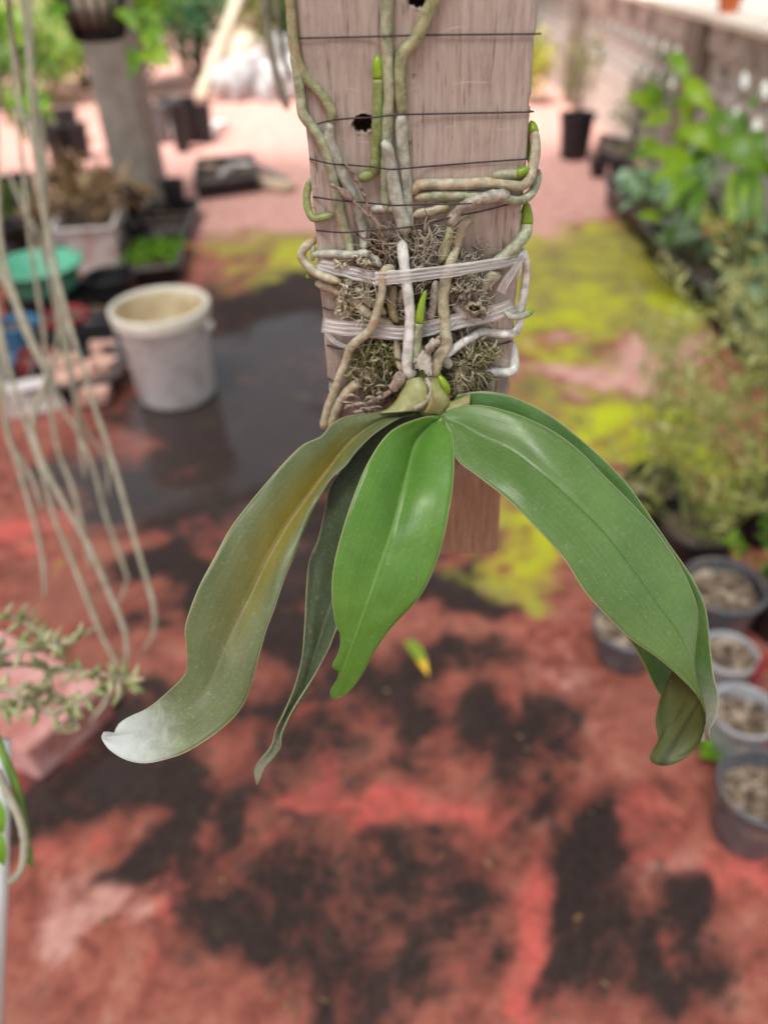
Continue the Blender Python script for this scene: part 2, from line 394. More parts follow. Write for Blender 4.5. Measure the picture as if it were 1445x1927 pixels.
# ------------------------------------------------------------------ hanging wooden board
BX0, BX1, BZ0, BZ1 = -.0258, .0732, 1.0235, 1.62
def build_board():
    nxb, nzb = 150, 560
    xs = np.linspace(BX0, BX1, nxb)
    zs = np.r_[np.linspace(BZ0, 1.36, nzb - 6), np.linspace(1.38, BZ1, 6)]
    holes = [(683, 232, .0042, .0036), (788, 0, .004, .0024)]
    pits = [(777, 144, .0011, .0014), (770, 269, .0008, .0009), (770, 396, .0008, .0008)]
    hc = [(B(h[0], h[1]), h[2], h[3]) for h in holes]
    pc = [(B(h[0], h[1]), h[2], h[3]) for h in pits]
    v = []; front = {}
    for i, z in enumerate(zs):
        for j, x in enumerate(xs):
            if j in (0, nxb - 1): x += .0011 * noise.noise(Vector((j, z * 55, 7))) - (.0016 if noise.noise(Vector((z * 90, j, 2))) > .33 else 0) * (1 if j else -1)
            e = min(x - BX0, BX1 - x); d = 0.0
            if e < .0022: d += (.0022 - e) ** 2 * 260            # rounded long edges
            eb = z - BZ0
            if eb < .001: d += (.001 - eb) * .8
            g = noise.noise(Vector((x * 900, z * 14, 1))) * .00010 + noise.noise(Vector((x * 320, z * 6, 4))) * .00014
            d -= g
            for c, rx, rz in hc:
                ang = math.atan2(z - c[2], x - c[0])
                q = math.hypot((x - c[0]) / rx, (z - c[2]) / rz) + .16 * noise.noise(Vector((math.cos(ang) * 2.3, math.sin(ang) * 2.3, c[0] * 90))) * 2
                if q < 1.25:
                    d += .013 * min(1, max(0, (1.08 - q) / .25)) - (.0007 * max(0, 1 - abs(q - 1.15) / .1))
            for c, rx, rz in pc:
                q = math.hypot((x - c[0]) / rx, (z - c[2]) / rz)
                if q < 1: d += .002 * (1 - q)
            v.append((x, YB + d, z))
    f = []
    for i in range(nzb - 1):
        for j in range(nxb - 1):
            a = i * nxb + j; f.append((a, a + 1, a + 1 + nxb, a + nxb))
    mb = MB(); mb.add(v, f)
    TH = .0205
    # back sheet and sides
    per = [i for i in range(nxb)] + [(i + 1) * nxb - 1 for i in range(1, nzb)] + [(nzb - 1) * nxb + j for j in range(nxb - 2, -1, -1)] + [i * nxb for i in range(nzb - 2, 0, -1)]
    o = len(mb.v)
    for p in per: mb.v.append((mb.v[p][0], YB + TH, mb.v[p][2]))
    n = len(per)
    for k in range(n): mb.f.append((per[k], o + k, o + (k + 1) % n, per[(k + 1) % n]))
    mb.f.append(tuple(o + k for k in range(n)))
    t = NT('weathered_board'); vv = t.coord('Object')
    vs = t.coord('Object', (1, 1, .10)); vs2 = t.coord('Object', (1, 1, .012))
    g1 = t.noise(vs, 420, 8, .7, .2); g2 = t.noise(vs2, 110, 5, .6, .6); bl = t.noise(vv, 26, 5, .6, .3)
    c = t.ramp(g1, [(.22, (.16, .132, .112)), (.41, (.40, .345, .302)), (.72, (.58, .52, .468))])
    c = t.mix(t.math('MULTIPLY', t.sstep(g2, .54, .76), .25), c, (.44, .29, .22))
    c = t.mix(t.math('MULTIPLY', t.sstep(bl, .52, .7), .5), c, (.28, .215, .195))
    # fine dark checks along the grain
    ck = t.noise(t.coord('Object', (1, 1, .09)), 540, 4, .6)
    c = t.mix(t.math('MULTIPLY', t.sstep(ck, .60, .70), .6), c, (.085, .05, .038))
    # pale saw marks running across
    sw = t.new('ShaderNodeTexWave', wave_type='BANDS', bands_direction='Z')
    t.link(t.coord('Object', (1, 1, 1)), sw.inputs[0]); sw.inputs['Scale'].default_value = 17; sw.inputs['Distortion'].default_value = 5; sw.inputs['Detail Scale'].default_value = 1.2
    c = t.mix(t.math('MULTIPLY', t.math('MULTIPLY', t.sstep(sw.outputs['Fac'], .993, 1.0), t.sstep(t.noise(vv, 60, 4), .45, .6)), .6), c, (.62, .54, .48))
    # algae round the roots in the lower half
    ge = t.new('ShaderNodeNewGeometry'); sx = t.new('ShaderNodeSeparateXYZ'); t.link(ge.outputs['Position'], sx.inputs[0])
    low = t.math('MULTIPLY', t.sstep(sx.outputs[2], 1.235, 1.20), t.sstep(sx.outputs[2], 1.07, 1.12))
    al = t.math('MULTIPLY', low, t.sstep(t.noise(t.coord('Object', (1, 1, .4)), 70, 5, .6, .4), .40, .60))
    mid = t.sstep(t.math('ABSOLUTE', t.math('SUBTRACT', sx.outputs[0], .030)), .042, .018)
    c = t.mix(t.math('MULTIPLY', al, t.math('MULTIPLY_ADD', mid, .6, .25)), c, (.115, .105, .045))
    # bare, warmer wood at the sheltered foot
    c = t.mix(t.math('MULTIPLY', t.sstep(sx.outputs[2], 1.11, 1.07), .75), c, t.ramp(g1, [(.3, (.30, .17, .095)), (.7, (.54, .35, .215))]))
    # inside the knot hole the colour turns dark brown
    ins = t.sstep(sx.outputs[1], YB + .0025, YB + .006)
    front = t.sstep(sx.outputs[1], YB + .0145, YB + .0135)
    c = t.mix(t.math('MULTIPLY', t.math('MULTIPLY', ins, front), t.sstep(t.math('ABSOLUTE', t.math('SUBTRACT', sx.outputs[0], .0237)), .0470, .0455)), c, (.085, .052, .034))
    t.link(c, t.b.inputs['Base Color']); t.b.inputs['Roughness'].default_value = .8
    t.b.inputs['Specular IOR Level'].default_value = .25
    t.bump(t.math('ADD', g1, t.math('MULTIPLY', ck, .8)), .8, .0009)
    ob = mb.obj('wooden_board', t.m)
    tag(ob, 'weathered grey-brown wooden board hanging upright with the orchid tied to its face', 'board')
build_board()

# ------------------------------------------------------------------ orchid materials
def root_mat(name, c1, c2, c3, s3=120, amt=.8):
    t = NT(name); v = t.coord('Object')
    f = t.noise(v, 260, 5, .6); g = t.noise(v, s3, 4, .6, .4); h = t.noise(v, 1500, 3, .6)
    c = t.ramp(f, [(.36, tuple(x * .8 for x in c1)), (.62, c2)])
    c = t.mix(t.math('MULTIPLY', t.sstep(g, .52, .64), amt), c, c3)
    lo_ = t.noise(v, 45, 3, .5, .5)
    hv = t.new('ShaderNodeHueSaturation'); t.link(c, hv.inputs['Color']); t.link(t.math('MULTIPLY_ADD', lo_, .9, .72), hv.inputs['Value']); c = hv.outputs[0]
    c = t.mix(t.math('MULTIPLY', t.sstep(t.noise(v, 70, 5, .7, .6), .57, .67), .35), c, (.36, .26, .15))
    c = t.mix(t.math('MULTIPLY', t.sstep(h, .52, .72), .45), c, (.62, .62, .56))
    c = t.mix(t.math('MULTIPLY', t.sstep(t.noise(v, 900, 5, .7), .58, .70), .5), c, (.13, .12, .07))
    t.link(c, t.b.inputs['Base Color']); t.b.inputs['Roughness'].default_value = .42
    t.b.inputs['Specular IOR Level'].default_value = .5
    t.b.inputs['Subsurface Weight'].default_value = .08
    t.b.inputs['Subsurface Radius'].default_value = (.002, .002, .001)
    t.b.inputs['Subsurface Scale'].default_value = .5
    t.bump(t.math('ADD', f, h), .5, .0006)
    return t.m
RM = {
    'sage': root_mat('root_sage', (.23, .28, .17), (.38, .43, .29), (.32, .29, .17)),
    'olive': root_mat('root_olive', (.20, .23, .11), (.33, .35, .19), (.29, .24, .12)),
    'silver': root_mat('root_silver', (.31, .34, .28), (.48, .51, .45), (.31, .33, .22)),
    'white': root_mat('root_white', (.50, .54, .51), (.70, .73, .70), (.44, .45, .36), 90, .6),
    'tan': root_mat('root_tan', (.32, .31, .20), (.47, .45, .33), (.34, .23, .12)),
    'green': root_mat('root_green', (.17, .24, .07), (.25, .33, .11), (.22, .24, .08)),
    'grey': root_mat('root_grey', (.24, .22, .18), (.42, .40, .34), (.15, .13, .09), 300),
}
def tipmat():
    t = NT('root_tip_green'); v = t.coord('Object')
    c = t.ramp(t.noise(v, 140, 4), [(.3, (.16, .30, .012)), (.7, (.27, .43, .02))])
    t.link(c, t.b.inputs['Base Color']); t.b.inputs['Roughness'].default_value = .3
    t.b.inputs['Subsurface Weight'].default_value = .15; t.b.inputs['Subsurface Scale'].default_value = .3
    t.b.inputs['Subsurface Radius'].default_value = (.002, .003, .001)
    return t.m
TIP = tipmat()

crown = B(808, 745, .022)
orchid = thing('orchid', 'green orchid with broad drooping leaves and silvery roots on the board', 'orchid', crown)

# ------------------------------------------------------------------ orchid leaves
def leaf_mat(name, c1, c2, rib, ribw=.03, band=None, bandw=.3, tip=None, tip_a=.85, tip_b=.93, algae=None, dust=.3, rough=.36, veins=.25, side=None, side_a=.52, trans=.12):
    t = NT(name); uv = t.new('ShaderNodeUVMap'); sp = t.new('ShaderNodeSeparateXYZ'); t.link(uv.outputs[0], sp.inputs[0])
    s = sp.outputs[0]; u = sp.outputs[1]                       # s across 0..1, u along 0..1
    v = t.coord('Object')
    big = t.noise(v, 28, 4, .6, .2); fine = t.noise(v, 900, 4, .7); md = t.noise(v, 150, 5, .65, .4)
    c = t.ramp(big, [(.3, c1), (.7, c2)])
    off = t.math('ABSOLUTE', t.math('SUBTRACT', s, .5))
    wv = t.new('ShaderNodeTexNoise', noise_dimensions='2D'); mp = t.new('ShaderNodeMapping'); mp.inputs['Scale'].default_value = (34, 1.2, 1)
    t.link(uv.outputs[0], mp.inputs[0]); t.link(mp.outputs[0], wv.inputs['Vector']); wv.inputs['Scale'].default_value = 1; wv.inputs['Detail'].default_value = 3
    hv = t.new('ShaderNodeHueSaturation'); t.link(c, hv.inputs['Color'])
    t.link(t.math('MULTIPLY_ADD', wv.outputs['Fac'], veins * 1.6, 1 - veins * .8), hv.inputs['Value']); c = hv.outputs[0]
    if band:
        bm_ = t.math('MULTIPLY', t.sstep(off, bandw, .0), t.math('MULTIPLY', t.sstep(u, .05, .25), t.sstep(u, .75, .35)))
        c = t.mix(t.math('MULTIPLY', bm_, t.math('MULTIPLY_ADD', md, .9, .45)), c, band)
    c = t.mix(t.math('MULTIPLY', t.sstep(off, ribw, ribw * .25), .75), c, rib)
    # thin pale margin
    c = t.mix(t.math('MULTIPLY', t.sstep(off, .482, .496), .7), c, (.50, .52, .28))
    if algae:
        am = t.math('MULTIPLY', t.math('MULTIPLY', t.sstep(u, .68, .78), t.sstep(u, .93, .84)), t.sstep(md, .54, .66))
        c = t.mix(t.math('MULTIPLY', am, .85), c, algae)
    if tip:
        tm = t.sstep(t.math('ADD', u, t.math('MULTIPLY', t.math('SUBTRACT', md, .5), .10)), tip_a, tip_b)
        c = t.mix(tm, c, tip)
    # dust, water spots and fine scratches
    sp2 = t.noise(v, 420, 6, .75, .2)
    c = t.mix(t.math('MULTIPLY', t.sstep(sp2, .54, .78), dust), c, (.55, .60, .48))
    c = t.mix(t.math('MULTIPLY', t.sstep(fine, .52, .68), dust * .4), c, (.5, .55, .42))
    sc = t.new('ShaderNodeTexVoronoi', feature='DISTANCE_TO_EDGE'); sc.inputs['Scale'].default_value = 34
    w2 = t.new('ShaderNodeVectorMath', operation='ADD'); t.link(v, w2.inputs[0])
    wq = t.new('ShaderNodeTexNoise'); wq.inputs['Scale'].default_value = 60; t.link(v, wq.inputs['Vector'])
    w3 = t.new('ShaderNodeVectorMath', operation='SCALE'); t.link(wq.outputs['Color'], w3.inputs[0]); w3.inputs['Scale'].default_value = .03
    t.link(w3.outputs[0], w2.inputs[1]); t.link(w2.outputs[0], sc.inputs['Vector'])
    scr = t.math('MULTIPLY', t.sstep(sc.outputs['Distance'], .02, .0), t.sstep(t.noise(v, 45, 3), .55, .65))
    c = t.mix(t.math('MULTIPLY', scr, .05), c, (.6, .66, .52))
    t.link(c, t.b.inputs['Base Color'])
    t.link(t.math('MULTIPLY_ADD', md, .3, rough - .12), t.b.inputs['Roughness'])
    t.b.inputs['Specular IOR Level'].default_value = .5
    t.bump(t.math('ADD', t.math('MULTIPLY', wv.outputs['Fac'], .6), t.math('MULTIPLY', fine, .25)), .25, .0005)
    t.translucent(c, trans)
    return t.m

def blade(name, left, mid, right, zt, mat, n=70, nc=20, th=.0019, crease=.5, extra=None, puff=0.0, wav=0.0):
    """a leaf blade through three traced lines; zt: rows (t, z_left, z_mid, z_right) of axial depth"""
    Lp, Mp, Rp = cat_rom(left, n), cat_rom(mid, n), cat_rom(right, n)
    zt = np.array(zt); tt = np.linspace(0, 1, n)
    def zi(k):
        zs = cat_rom(zt[:, [0, k]], 200); return np.interp(tt, zs[:, 0], zs[:, 1])
    zl, zm, zr = zi(1), zi(2), zi(3)
    ss = np.linspace(-1, 1, nc + 1)
    top = np.zeros((n, nc + 1, 3)); uv = []
    for i in range(n):
        for j, s in enumerate(ss):
            a = abs(s); E, ze = (Lp, zl) if s < 0 else (Rp, zr)
            p = Mp[i] * (1 - a) + E[i] * a
            g = a ** (1 - .35 * crease)
            z = zm[i] * (1 - g) + ze[i] * g
            z -= puff * math.sin(math.pi * a) * math.sin(math.pi * min(1, tt[i] * 1.3 + .02))
            z += wav * a ** 3 * math.sin(tt[i] * 19 + (2 if s > 0 else 0)) 
            z += .0008 * noise.noise(Vector((i * .16, j * .25, s + len(name))))
            top[i, j] = P(p[0], p[1], z); uv.append(((s + 1) / 2, tt[i]))
    # normals for thickness
    du = np.gradient(top, axis=0); dv = np.gradient(top, axis=1)
    nn = np.cross(du, dv); nn /= (np.linalg.norm(nn, axis=2, keepdims=True) + 1e-12)
    view = top - CAM
    sg = np.sign((nn * view).sum(2).mean()); nn *= sg          # away from the camera
    prof = np.array([1 - abs(s) ** 6 * .75 for s in ss])[None, :, None]
    bot = top + nn * th * prof * np.clip((1 - tt) * 14 + .12, 0, 1)[:, None, None]
    mb = MB(); k = nc + 1
    f = []
    for i in range(n - 1):
        for j in range(nc):
            a = i * k + j; q = (a, a + 1, a + 1 + k, a + k); o = n * k
            f.append(q); f.append(tuple(x + o for x in reversed(q)))
        a = i * k; f.append((a, a + k, a + k + n * k, a + n * k)); a = i * k + nc; f.append((a + k, a, a + n * k, a + k + n * k))
    for j in range(nc):
        f.append((j + 1, j, j + n * k, j + 1 + n * k)); a = (n - 1) * k + j; f.append((a, a + 1, a + 1 + n * k, a + n * k))
    mb.add(top.reshape(-1, 3), f and []); mb.add(bot.reshape(-1, 3), [])
    mb.f = f; uv = uv + uv
    if extra:
        ev, ef, eu = extra; o = len(mb.v); mb.v += [tuple(p) for p in ev]; mb.f += [tuple(i + o for i in q) for q in ef]; uv = uv + list(eu)
    ob = mb.obj(name, mat, orchid)
    me = ob.data; ul = me.uv_layers.new(name='UVMap')
    li = np.zeros(len(me.loops), int); me.loops.foreach_get('vertex_index', li)
    ul.data.foreach_set('uv', np.array(uv)[li].astype(np.float32).ravel())
    bm = bmesh.new(); bm.from_mesh(me); bmesh.ops.recalc_face_normals(bm, faces=bm.faces); bm.to_mesh(me); bm.free()
    return ob

# front bright leaf
mA = leaf_mat('leaf_bright', (.072, .205, .022), (.12, .29, .035), (.18, .36, .07), .022, dust=.22, rough=.35, veins=.18, trans=.18)
o = blade('leaf',
      [(818, 784), (790, 787), (735, 812), (692, 871), (659, 952), (632, 1044), (624, 1109), (630, 1168), (640, 1195), (638, 1225), (625, 1252), (628, 1260), (637, 1262), (633, 1281), (622, 1300), (623, 1315)],
      [(832, 788), (812, 798), (783, 832), (762, 909), (740, 990), (716, 1060), (692, 1130), (665, 1206), (645, 1262), (626, 1316)],
      [(836, 786), (847, 806), (854, 844), (853, 909), (840, 990), (821, 1060), (789, 1125), (740, 1178), (708, 1222), (681, 1271), (656, 1302), (628, 1317)],
      [(0, .398, .402, .400), (.1, .386, .400, .388), (.3, .372, .383, .376), (.55, .372, .377, .378), (.8, .385, .384, .388), (1, .402, .402, .402)], mA, puff=.002)
o['label'] = 'bright green front leaf'
# broad right leaf with curled tip
mBm = leaf_mat('leaf_right', (.085, .175, .038), (.13, .245, .065), (.055, .125, .025), .016, dust=.28, rough=.37, veins=.2)
curl_out = cat_rom([(1266, 1262), (1246, 1300), (1233, 1355), (1238, 1394), (1223, 1420), (1228, 1437), (1258, 1441), (1296, 1423), (1318, 1395), (1327, 1362)], 40)
curl_in = cat_rom([(1266, 1262), (1288, 1278), (1305, 1296), (1320, 1322), (1327, 1345), (1328, 1362)], 40)
ev, ef, eu = [], [], []
K = 10
for i in range(40):
    for j in range(K + 1):
        w = j / K
        p = curl_in[i] * (1 - w) + curl_out[i] * w
        z = .4005 + .014 * math.sin(w * 2.2) * math.sin(math.pi * i / 39) ** .6 + .002
        ev.append(P(p[0], p[1], z)); eu.append((.5 + (i / 39 - .62) * .8, .55 + w * .3))
for i in range(40):
    for j in range(K + 1):
        v_ = np.array(ev[i * (K + 1) + j]); ev.append(v_ + (v_ - CAM) / np.linalg.norm(v_ - CAM) * .0011); eu.append(eu[i * (K + 1) + j])
N2 = 40 * (K + 1)
for i in range(39):
    for j in range(K):
        a = i * (K + 1) + j; q = (a, a + 1, a + K + 2, a + K + 1); ef.append(q); ef.append(tuple(x + N2 for x in reversed(q)))
    a = i * (K + 1) + K; ef.append((a + K + 1, a, a + N2, a + K + 1 + N2))
o = blade('leaf',
      [(840, 796), (848, 815), (858, 862), (902, 898), (956, 941), (1010, 995), (1059, 1049), (1097, 1109), (1134, 1152), (1183, 1200), (1237, 1238), (1269, 1265), (1307, 1303), (1327, 1343)],
      [(834, 786), (866, 798), (902, 817), (967, 852), (1032, 903), (1086, 952), (1140, 1006), (1194, 1076), (1237, 1136), (1280, 1197), (1307, 1262), (1328, 1346)],
      [(827, 782), (854, 767), (902, 762), (967, 777), (1032, 806), (1086, 844), (1140, 898), (1194, 952), (1237, 1001), (1280, 1065), (1307, 1125), (1314, 1168), (1308, 1238), (1314, 1287), (1326, 1325), (1329, 1350)],
      [(0, .396, .400, .402), (.1, .385, .394, .394), (.3, .370, .380, .385), (.55, .372, .378, .386), (.8, .386, .386, .394), (1, .401, .400, .401)], mBm, n=80, puff=.002)
o['label'] = 'broad right leaf'
mC2 = leaf_mat('leaf_underside', (.050, .070, .014), (.078, .098, .022), (.025, .036, .009), .03, dust=.04, rough=.5, veins=.15)
mb = MB(); mb.add(ev, ef)
tipob = mb.obj('curled_tip', mC2, o)
ul = tipob.data.uv_layers.new(name='UVMap'); li = np.zeros(len(tipob.data.loops), int); tipob.data.loops.foreach_get('vertex_index', li)
ul.data.foreach_set('uv', np.array(eu)[li].astype(np.float32).ravel())
tipob['label'] = 'olive underside of the curled leaf tip'
# leaf behind it
mC = leaf_mat('leaf_back_right', (.045, .13, .022), (.075, .19, .035), (.05, .13, .03), .02, dust=.22, rough=.36, veins=.2, tip=(.42, .46, .40), tip_a=.80, tip_b=1.02)
o = blade('leaf',
      [(846, 778), (870, 815), (930, 880), (1010, 965), (1090, 1070), (1140, 1150), (1188, 1211), (1210, 1249), (1238, 1304), (1262, 1330), (1300, 1372), (1322, 1398)],
      [(838, 770), (900, 792), (970, 818), (1050, 870), (1130, 950), (1190, 1030), (1240, 1110), (1275, 1190), (1300, 1270), (1328, 1392)],
      [(836, 768), (854, 752), (870, 741), (913, 736), (967, 747), (1032, 779), (1086, 820), (1140, 868), (1183, 914), (1221, 968), (1258, 1022), (1302, 1087), (1328, 1146), (1336, 1217), (1342, 1271), (1352, 1314), (1347, 1352), (1334, 1374), (1336, 1396)],
      [(0, .408, .408, .408), (.12, .408, .404, .400), (.4, .400, .402, .396), (.7, .414, .414, .404), (.85, .428, .424, .412), (1, .434, .432, .424)], mC, n=80)
o['label'] = 'dark green leaf behind the broad right leaf'
# olive left leaf
mD = leaf_mat('leaf_olive', (.088, .118, .040), (.13, .165, .062), (.14, .11, .03), .02, band=(.25, .205, .025), bandw=.42, tip=(.58, .64, .62), tip_a=.80, tip_b=.965,  # pale colour fades in towards the tip
              algae=(.14, .21, .02), dust=.26, rough=.44, veins=.2)
o = blade('leaf',
      [(776, 768), (735, 769), (702, 776), (669, 780), (646, 785), (622, 799), (604, 821), (571, 836), (539, 866), (504, 905), (464, 953), (432, 996), (405, 1047), (377, 1099), (358, 1146), (348, 1182), (350, 1213), (352, 1249), (346, 1272), (318, 1300), (279, 1332), (239, 1351), (219, 1367), (217, 1379), (197, 1376), (190, 1387)],
      [(780, 774), (740, 782), (700, 800), (653, 838), (614, 890), (575, 941), (535, 996), (496, 1067), (464, 1130), (432, 1193), (405, 1258), (377, 1304), (338, 1340), (298, 1364), (259, 1378), (192, 1388)],
      [(786, 776), (760, 784), (735, 795), (700, 819), (669, 850), (650, 876), (622, 901), (598, 941), (578, 988), (559, 1036), (535, 1091), (515, 1150), (500, 1190), (484, 1249), (472, 1292), (460, 1324), (436, 1355), (397, 1387), (350, 1416), (310, 1430), (271, 1437), (235, 1430), (204, 1410), (191, 1390)],
      [(0, .404, .405, .402), (.15, .398, .402, .394), (.35, .384, .393, .384), (.6, .374, .383, .378), (.8, .378, .378, .374), (.92, .392, .382, .372), (1, .392, .384, .380)], mD, n=90, puff=.002, wav=.0015)
o['label'] = 'dull olive left leaf with yellowed middle and pale tip'
# narrow dark leaf behind
mE = leaf_mat('leaf_dark', (.045, .072, .033), (.075, .105, .052), (.06, .085, .04), .02, dust=.30, rough=.5, veins=.2, tip=(.27, .29, .20), tip_a=.82, tip_b=1.0)
o = blade('leaf',
      [(800, 774), (765, 779), (724, 799), (690, 830), (655, 868), (622, 913), (610, 965), (598, 1016), (582, 1055), (576, 1115), (574, 1166), (569, 1233), (555, 1292), (535, 1343), (519, 1375), (511, 1406), (492, 1430), (478, 1450), (483, 1478)],
      [(808, 778), (770, 806), (730, 850), (700, 920), (670, 1010), (640, 1090), (612, 1170), (592, 1235), (570, 1300), (537, 1352), (522, 1390), (508, 1420), (488, 1448), (484, 1478)],
      [(818, 782), (800, 830), (780, 880), (750, 960), (715, 1050), (670, 1130), (634, 1182), (618, 1221), (590, 1272), (559, 1320), (538, 1359), (527, 1387), (528, 1406), (515, 1426), (497, 1446), (484.5, 1478)],
      [(0, .404, .405, .404), (.15, .408, .410, .400), (.4, .402, .408, .396), (.7, .400, .404, .398), (1, .415, .415, .415)], mE, n=90)
o['label'] = 'narrow dark grey-green leaf hanging behind'

# crown: sheaths and bud
mS = nmat('sheath', (.24, .26, .10), (.36, .38, .17), 160, .45, bump=.2, c3=(.30, .24, .10), scale3=70)
mP = nmat('papery_scale', (.40, .37, .31), (.60, .57, .50), 300, .8, bump=.4, bscale=700, trans=.2)
mb = MB()
mb.tube([B(806, 690, .010), B(806, 715, .014), B(810, 742, .018), B(818, 764, .020), B(826, 786, .021), P(832, 800, .402)], [.0052, .0078, .0090, .0088, .0068, .003], 16)
mb.obj('stem', mS, orchid)
def patch(name, A, Bb, mat, parent=orchid, n=18, th=.0006, bul=.002, rag=0):
    """curved scale between two traced edges of (px, py, d)"""
    a, b = cat_rom(A, n), cat_rom(Bb, n); mb = MB(); m = 8
    vs = []
    for i in range(n):
        for j in range(m + 1):
            w = j / m; p = a[i] * (1 - w) + b[i] * w
            k_ = rag * (abs(w - .5) * 2) ** 2
            vs.append(B(p[0] + k_ * random.uniform(-1, 1), p[1] + k_ * random.uniform(-1, 1), p[2] + bul * math.sin(math.pi * w) + .0002 * rag * noise.noise(Vector((i * .9, j * .9, p[0])))))
    k = m + 1; f = [(i * k + j, i * k + j + 1, (i + 1) * k + j + 1, (i + 1) * k + j) for i in range(n - 1) for j in range(m)]
    mb.add(vs, f); ob = mb.obj(name, mat, parent)
    md = ob.modifiers.new('thick', 'SOLIDIFY'); md.thickness = th; md.offset = 1
    return ob
patch('leaf_sheath', [(764, 712, .018), (748, 748, .022), (730, 768, .025), (712, 776, .026)], [(800, 708, .019), (806, 735, .025), (802, 762, .028), (786, 774, .029)], mS, bul=.0022)
patch('leaf_sheath', [(806, 706, .022), (812, 735, .0265), (806, 762, .0275), (796, 778, .027)], [(820, 712, .019), (838, 744, .021), (842, 764, .0225), (840, 780, .024)], nmat('sheath_pale', (.33, .36, .12), (.46, .47, .20), 150, .42, bump=.15, c3=(.40, .30, .14), scale3=60), bul=.0015)
patch('leaf_sheath', [(838, 762, .021), (862, 752, .021), (885, 742, .022)], [(838, 782, .026), (860, 772, .026), (884, 762, .026)], mS, bul=.001)
# torn papery edges of old sheaths
patch('papery_scale', [(776, 682, .020), (788, 694, .023), (800, 702, .025), (812, 706, .025)], [(790, 640, .014), (800, 655, .018), (812, 672, .020), (814, 690, .021)], mP, bul=.0006, rag=5)
patch('papery_scale', [(800, 712, .0275), (808, 735, .0325), (796, 757, .0335), (780, 768, .0335)], [(806, 709, .028), (813, 738, .0325), (801, 760, .034), (782, 771, .034)], mP, bul=.0003, rag=2.5)
patch('papery_scale', [(800, 652, .020), (812, 640, .021), (826, 634, .021)], [(806, 664, .020), (818, 654, .022), (830, 648, .021)], mP, bul=.001, rag=4)
# green bud beside the crown
mb = MB()
bp = cat_rom([tuple(B(822, 702, .017)), tuple(B(832, 716, .020)), tuple(B(840, 730, .021)), tuple(B(843, 746, .020))], 10)
mb.tube(bp, [.0008, .0013, .0017, .0020, .0022, .0022, .0020, .0016, .0010, .0003], 12)
mb.obj('bud', TIP, orchid)['label'] = 'small bright green new bud'

# ------------------------------------------------------------------ orchid roots
def root(pts, w, mat, d=None, tip=None, taper=(1, 1), name='root', parent=orchid, lump=.10, label=None):
    """pts: (px, py[, d mm]); w: width in px; tip: fraction (at the end of the path) that is a green growing tip"""
    q = []
    for p in pts:
        dd = p[2] / 1000 if len(p) > 2 else (d if d is not None else None)
        z = zdepth(B(p[0], p[1])); r = w / 2 * z / FPX
        if dd is None: dd = r * .75
        q.append(tuple(B(p[0], p[1], dd)))
    L = sum(math.dist(q[i], q[i + 1]) for i in range(len(q) - 1))
    n = max(10, int(L / .0014)); c = cat_rom(q, n)
    rad = []; sd = random.random() * 90
    for i in range(n):
        s_ = i / (n - 1)
        r = w / 2 * zdepth(c[i]) / FPX * (taper[0] + (taper[1] - taper[0]) * s_)
        x = s_ * L * 1000
        r *= 1 + lump * (noise.noise(Vector((x * .22 + sd, 0, sd))) + .5 * noise.noise(Vector((x * .9 + sd, 3, sd))))
        e = min(i, n - 1 - i)
        if e < 3: r *= (.45, .8, .95)[e]
        rad.append(r)
    cut = n
    if tip:
        cut = int(n * (1 - tip))
        for i in range(cut, n):
            k = (i - cut) / max(1, n - 1 - cut); rad[i] *= 1.04 * math.sqrt(max(.02, 1 - k ** 2.6)) / max(.45, min(1, (.45, .8, .95, 1)[min(3, n - 1 - i)]))
    mb = MB(); mb.tube(c[:cut + 1 if tip else cut], rad[:cut + 1 if tip else cut], 12)
    ob = mb.obj(name, RM[mat] if isinstance(mat, str) else mat, parent)
    if tip:
        m2 = MB(); m2.tube(c[cut:], [x * 1.015 for x in rad[cut:]], 12); m2.obj('root_tip', TIP, ob)
    if label: ob['label'] = label
    return ob
root([(536, -60, 1), (546, 0), (550, 58), (558, 108), (577, 147), (605, 178), (624, 209), (622, 236)], 19, 'olive')
root([(623, 228), (620, 244), (622, 267), (632, 290), (641, 315), (651, 342), (666, 369), (673, 396), (684, 432), (685, 470, 6)], 20, 'silver')
root([(552, 96), (560, 140), (566, 186), (570, 214), (589, 240), (608, 271), (619, 305), (626, 330), (635, 369), (644, 414), (655, 450), (661, 478, 5)], 20, 'sage')
root([(728, -60), (729, 0), (727, 58), (729, 116), (732, 174), (729, 217), (727, 271), (725, 330), (727, 400)], 23, 'sage', taper=(1.1, .85))
root([(832, -60), (814, 0), (798, 39), (779, 78), (758, 101), (752, 136), (754, 174), (756, 216)], 25, 'olive', taper=(1.1, .85))
root([(756, 212), (756, 240), (758, 279), (764, 329), (767, 388), (768, 428)], 25, 'silver', taper=(1, .8))
root([(674, 335), (692, 329), (704, 316), (707, 290), (709, 252), (711, 194), (711, 143), (710, 103)], 21, 'green', tip=.17)
root([(720, 265, 7), (729, 279, 7), (734, 306, 6), (740, 342, 6), (747, 378, 6), (758, 414, 6), (764, 440, 7)], 27, 'silver', taper=(.8, 1.1), label='thick broken root stub')
root([(756, 452, 8), (758, 476, 11), (761, 501, 13), (765, 534, 15), (769, 563, 15), (772, 593, 16), (770, 629, 17), (767, 666, 18), (766, 690, 18), (771, 703, 18), (781, 698, 15)], 21, 'white', label='chalk white root running down to the crown')
root([(779, 366), (783, 350), (800, 346), (840, 346), (876, 346), (915, 343), (954, 346), (980, 349), (996, 336), (1004, 306, -1), (1008, 277, -3), (1003, 248, -6), (999, 226, -9)], 20, 'tan', tip=.07)
root([(998, 310, -7), (996, 280, -9), (998, 240, -10)], 12, TIP)
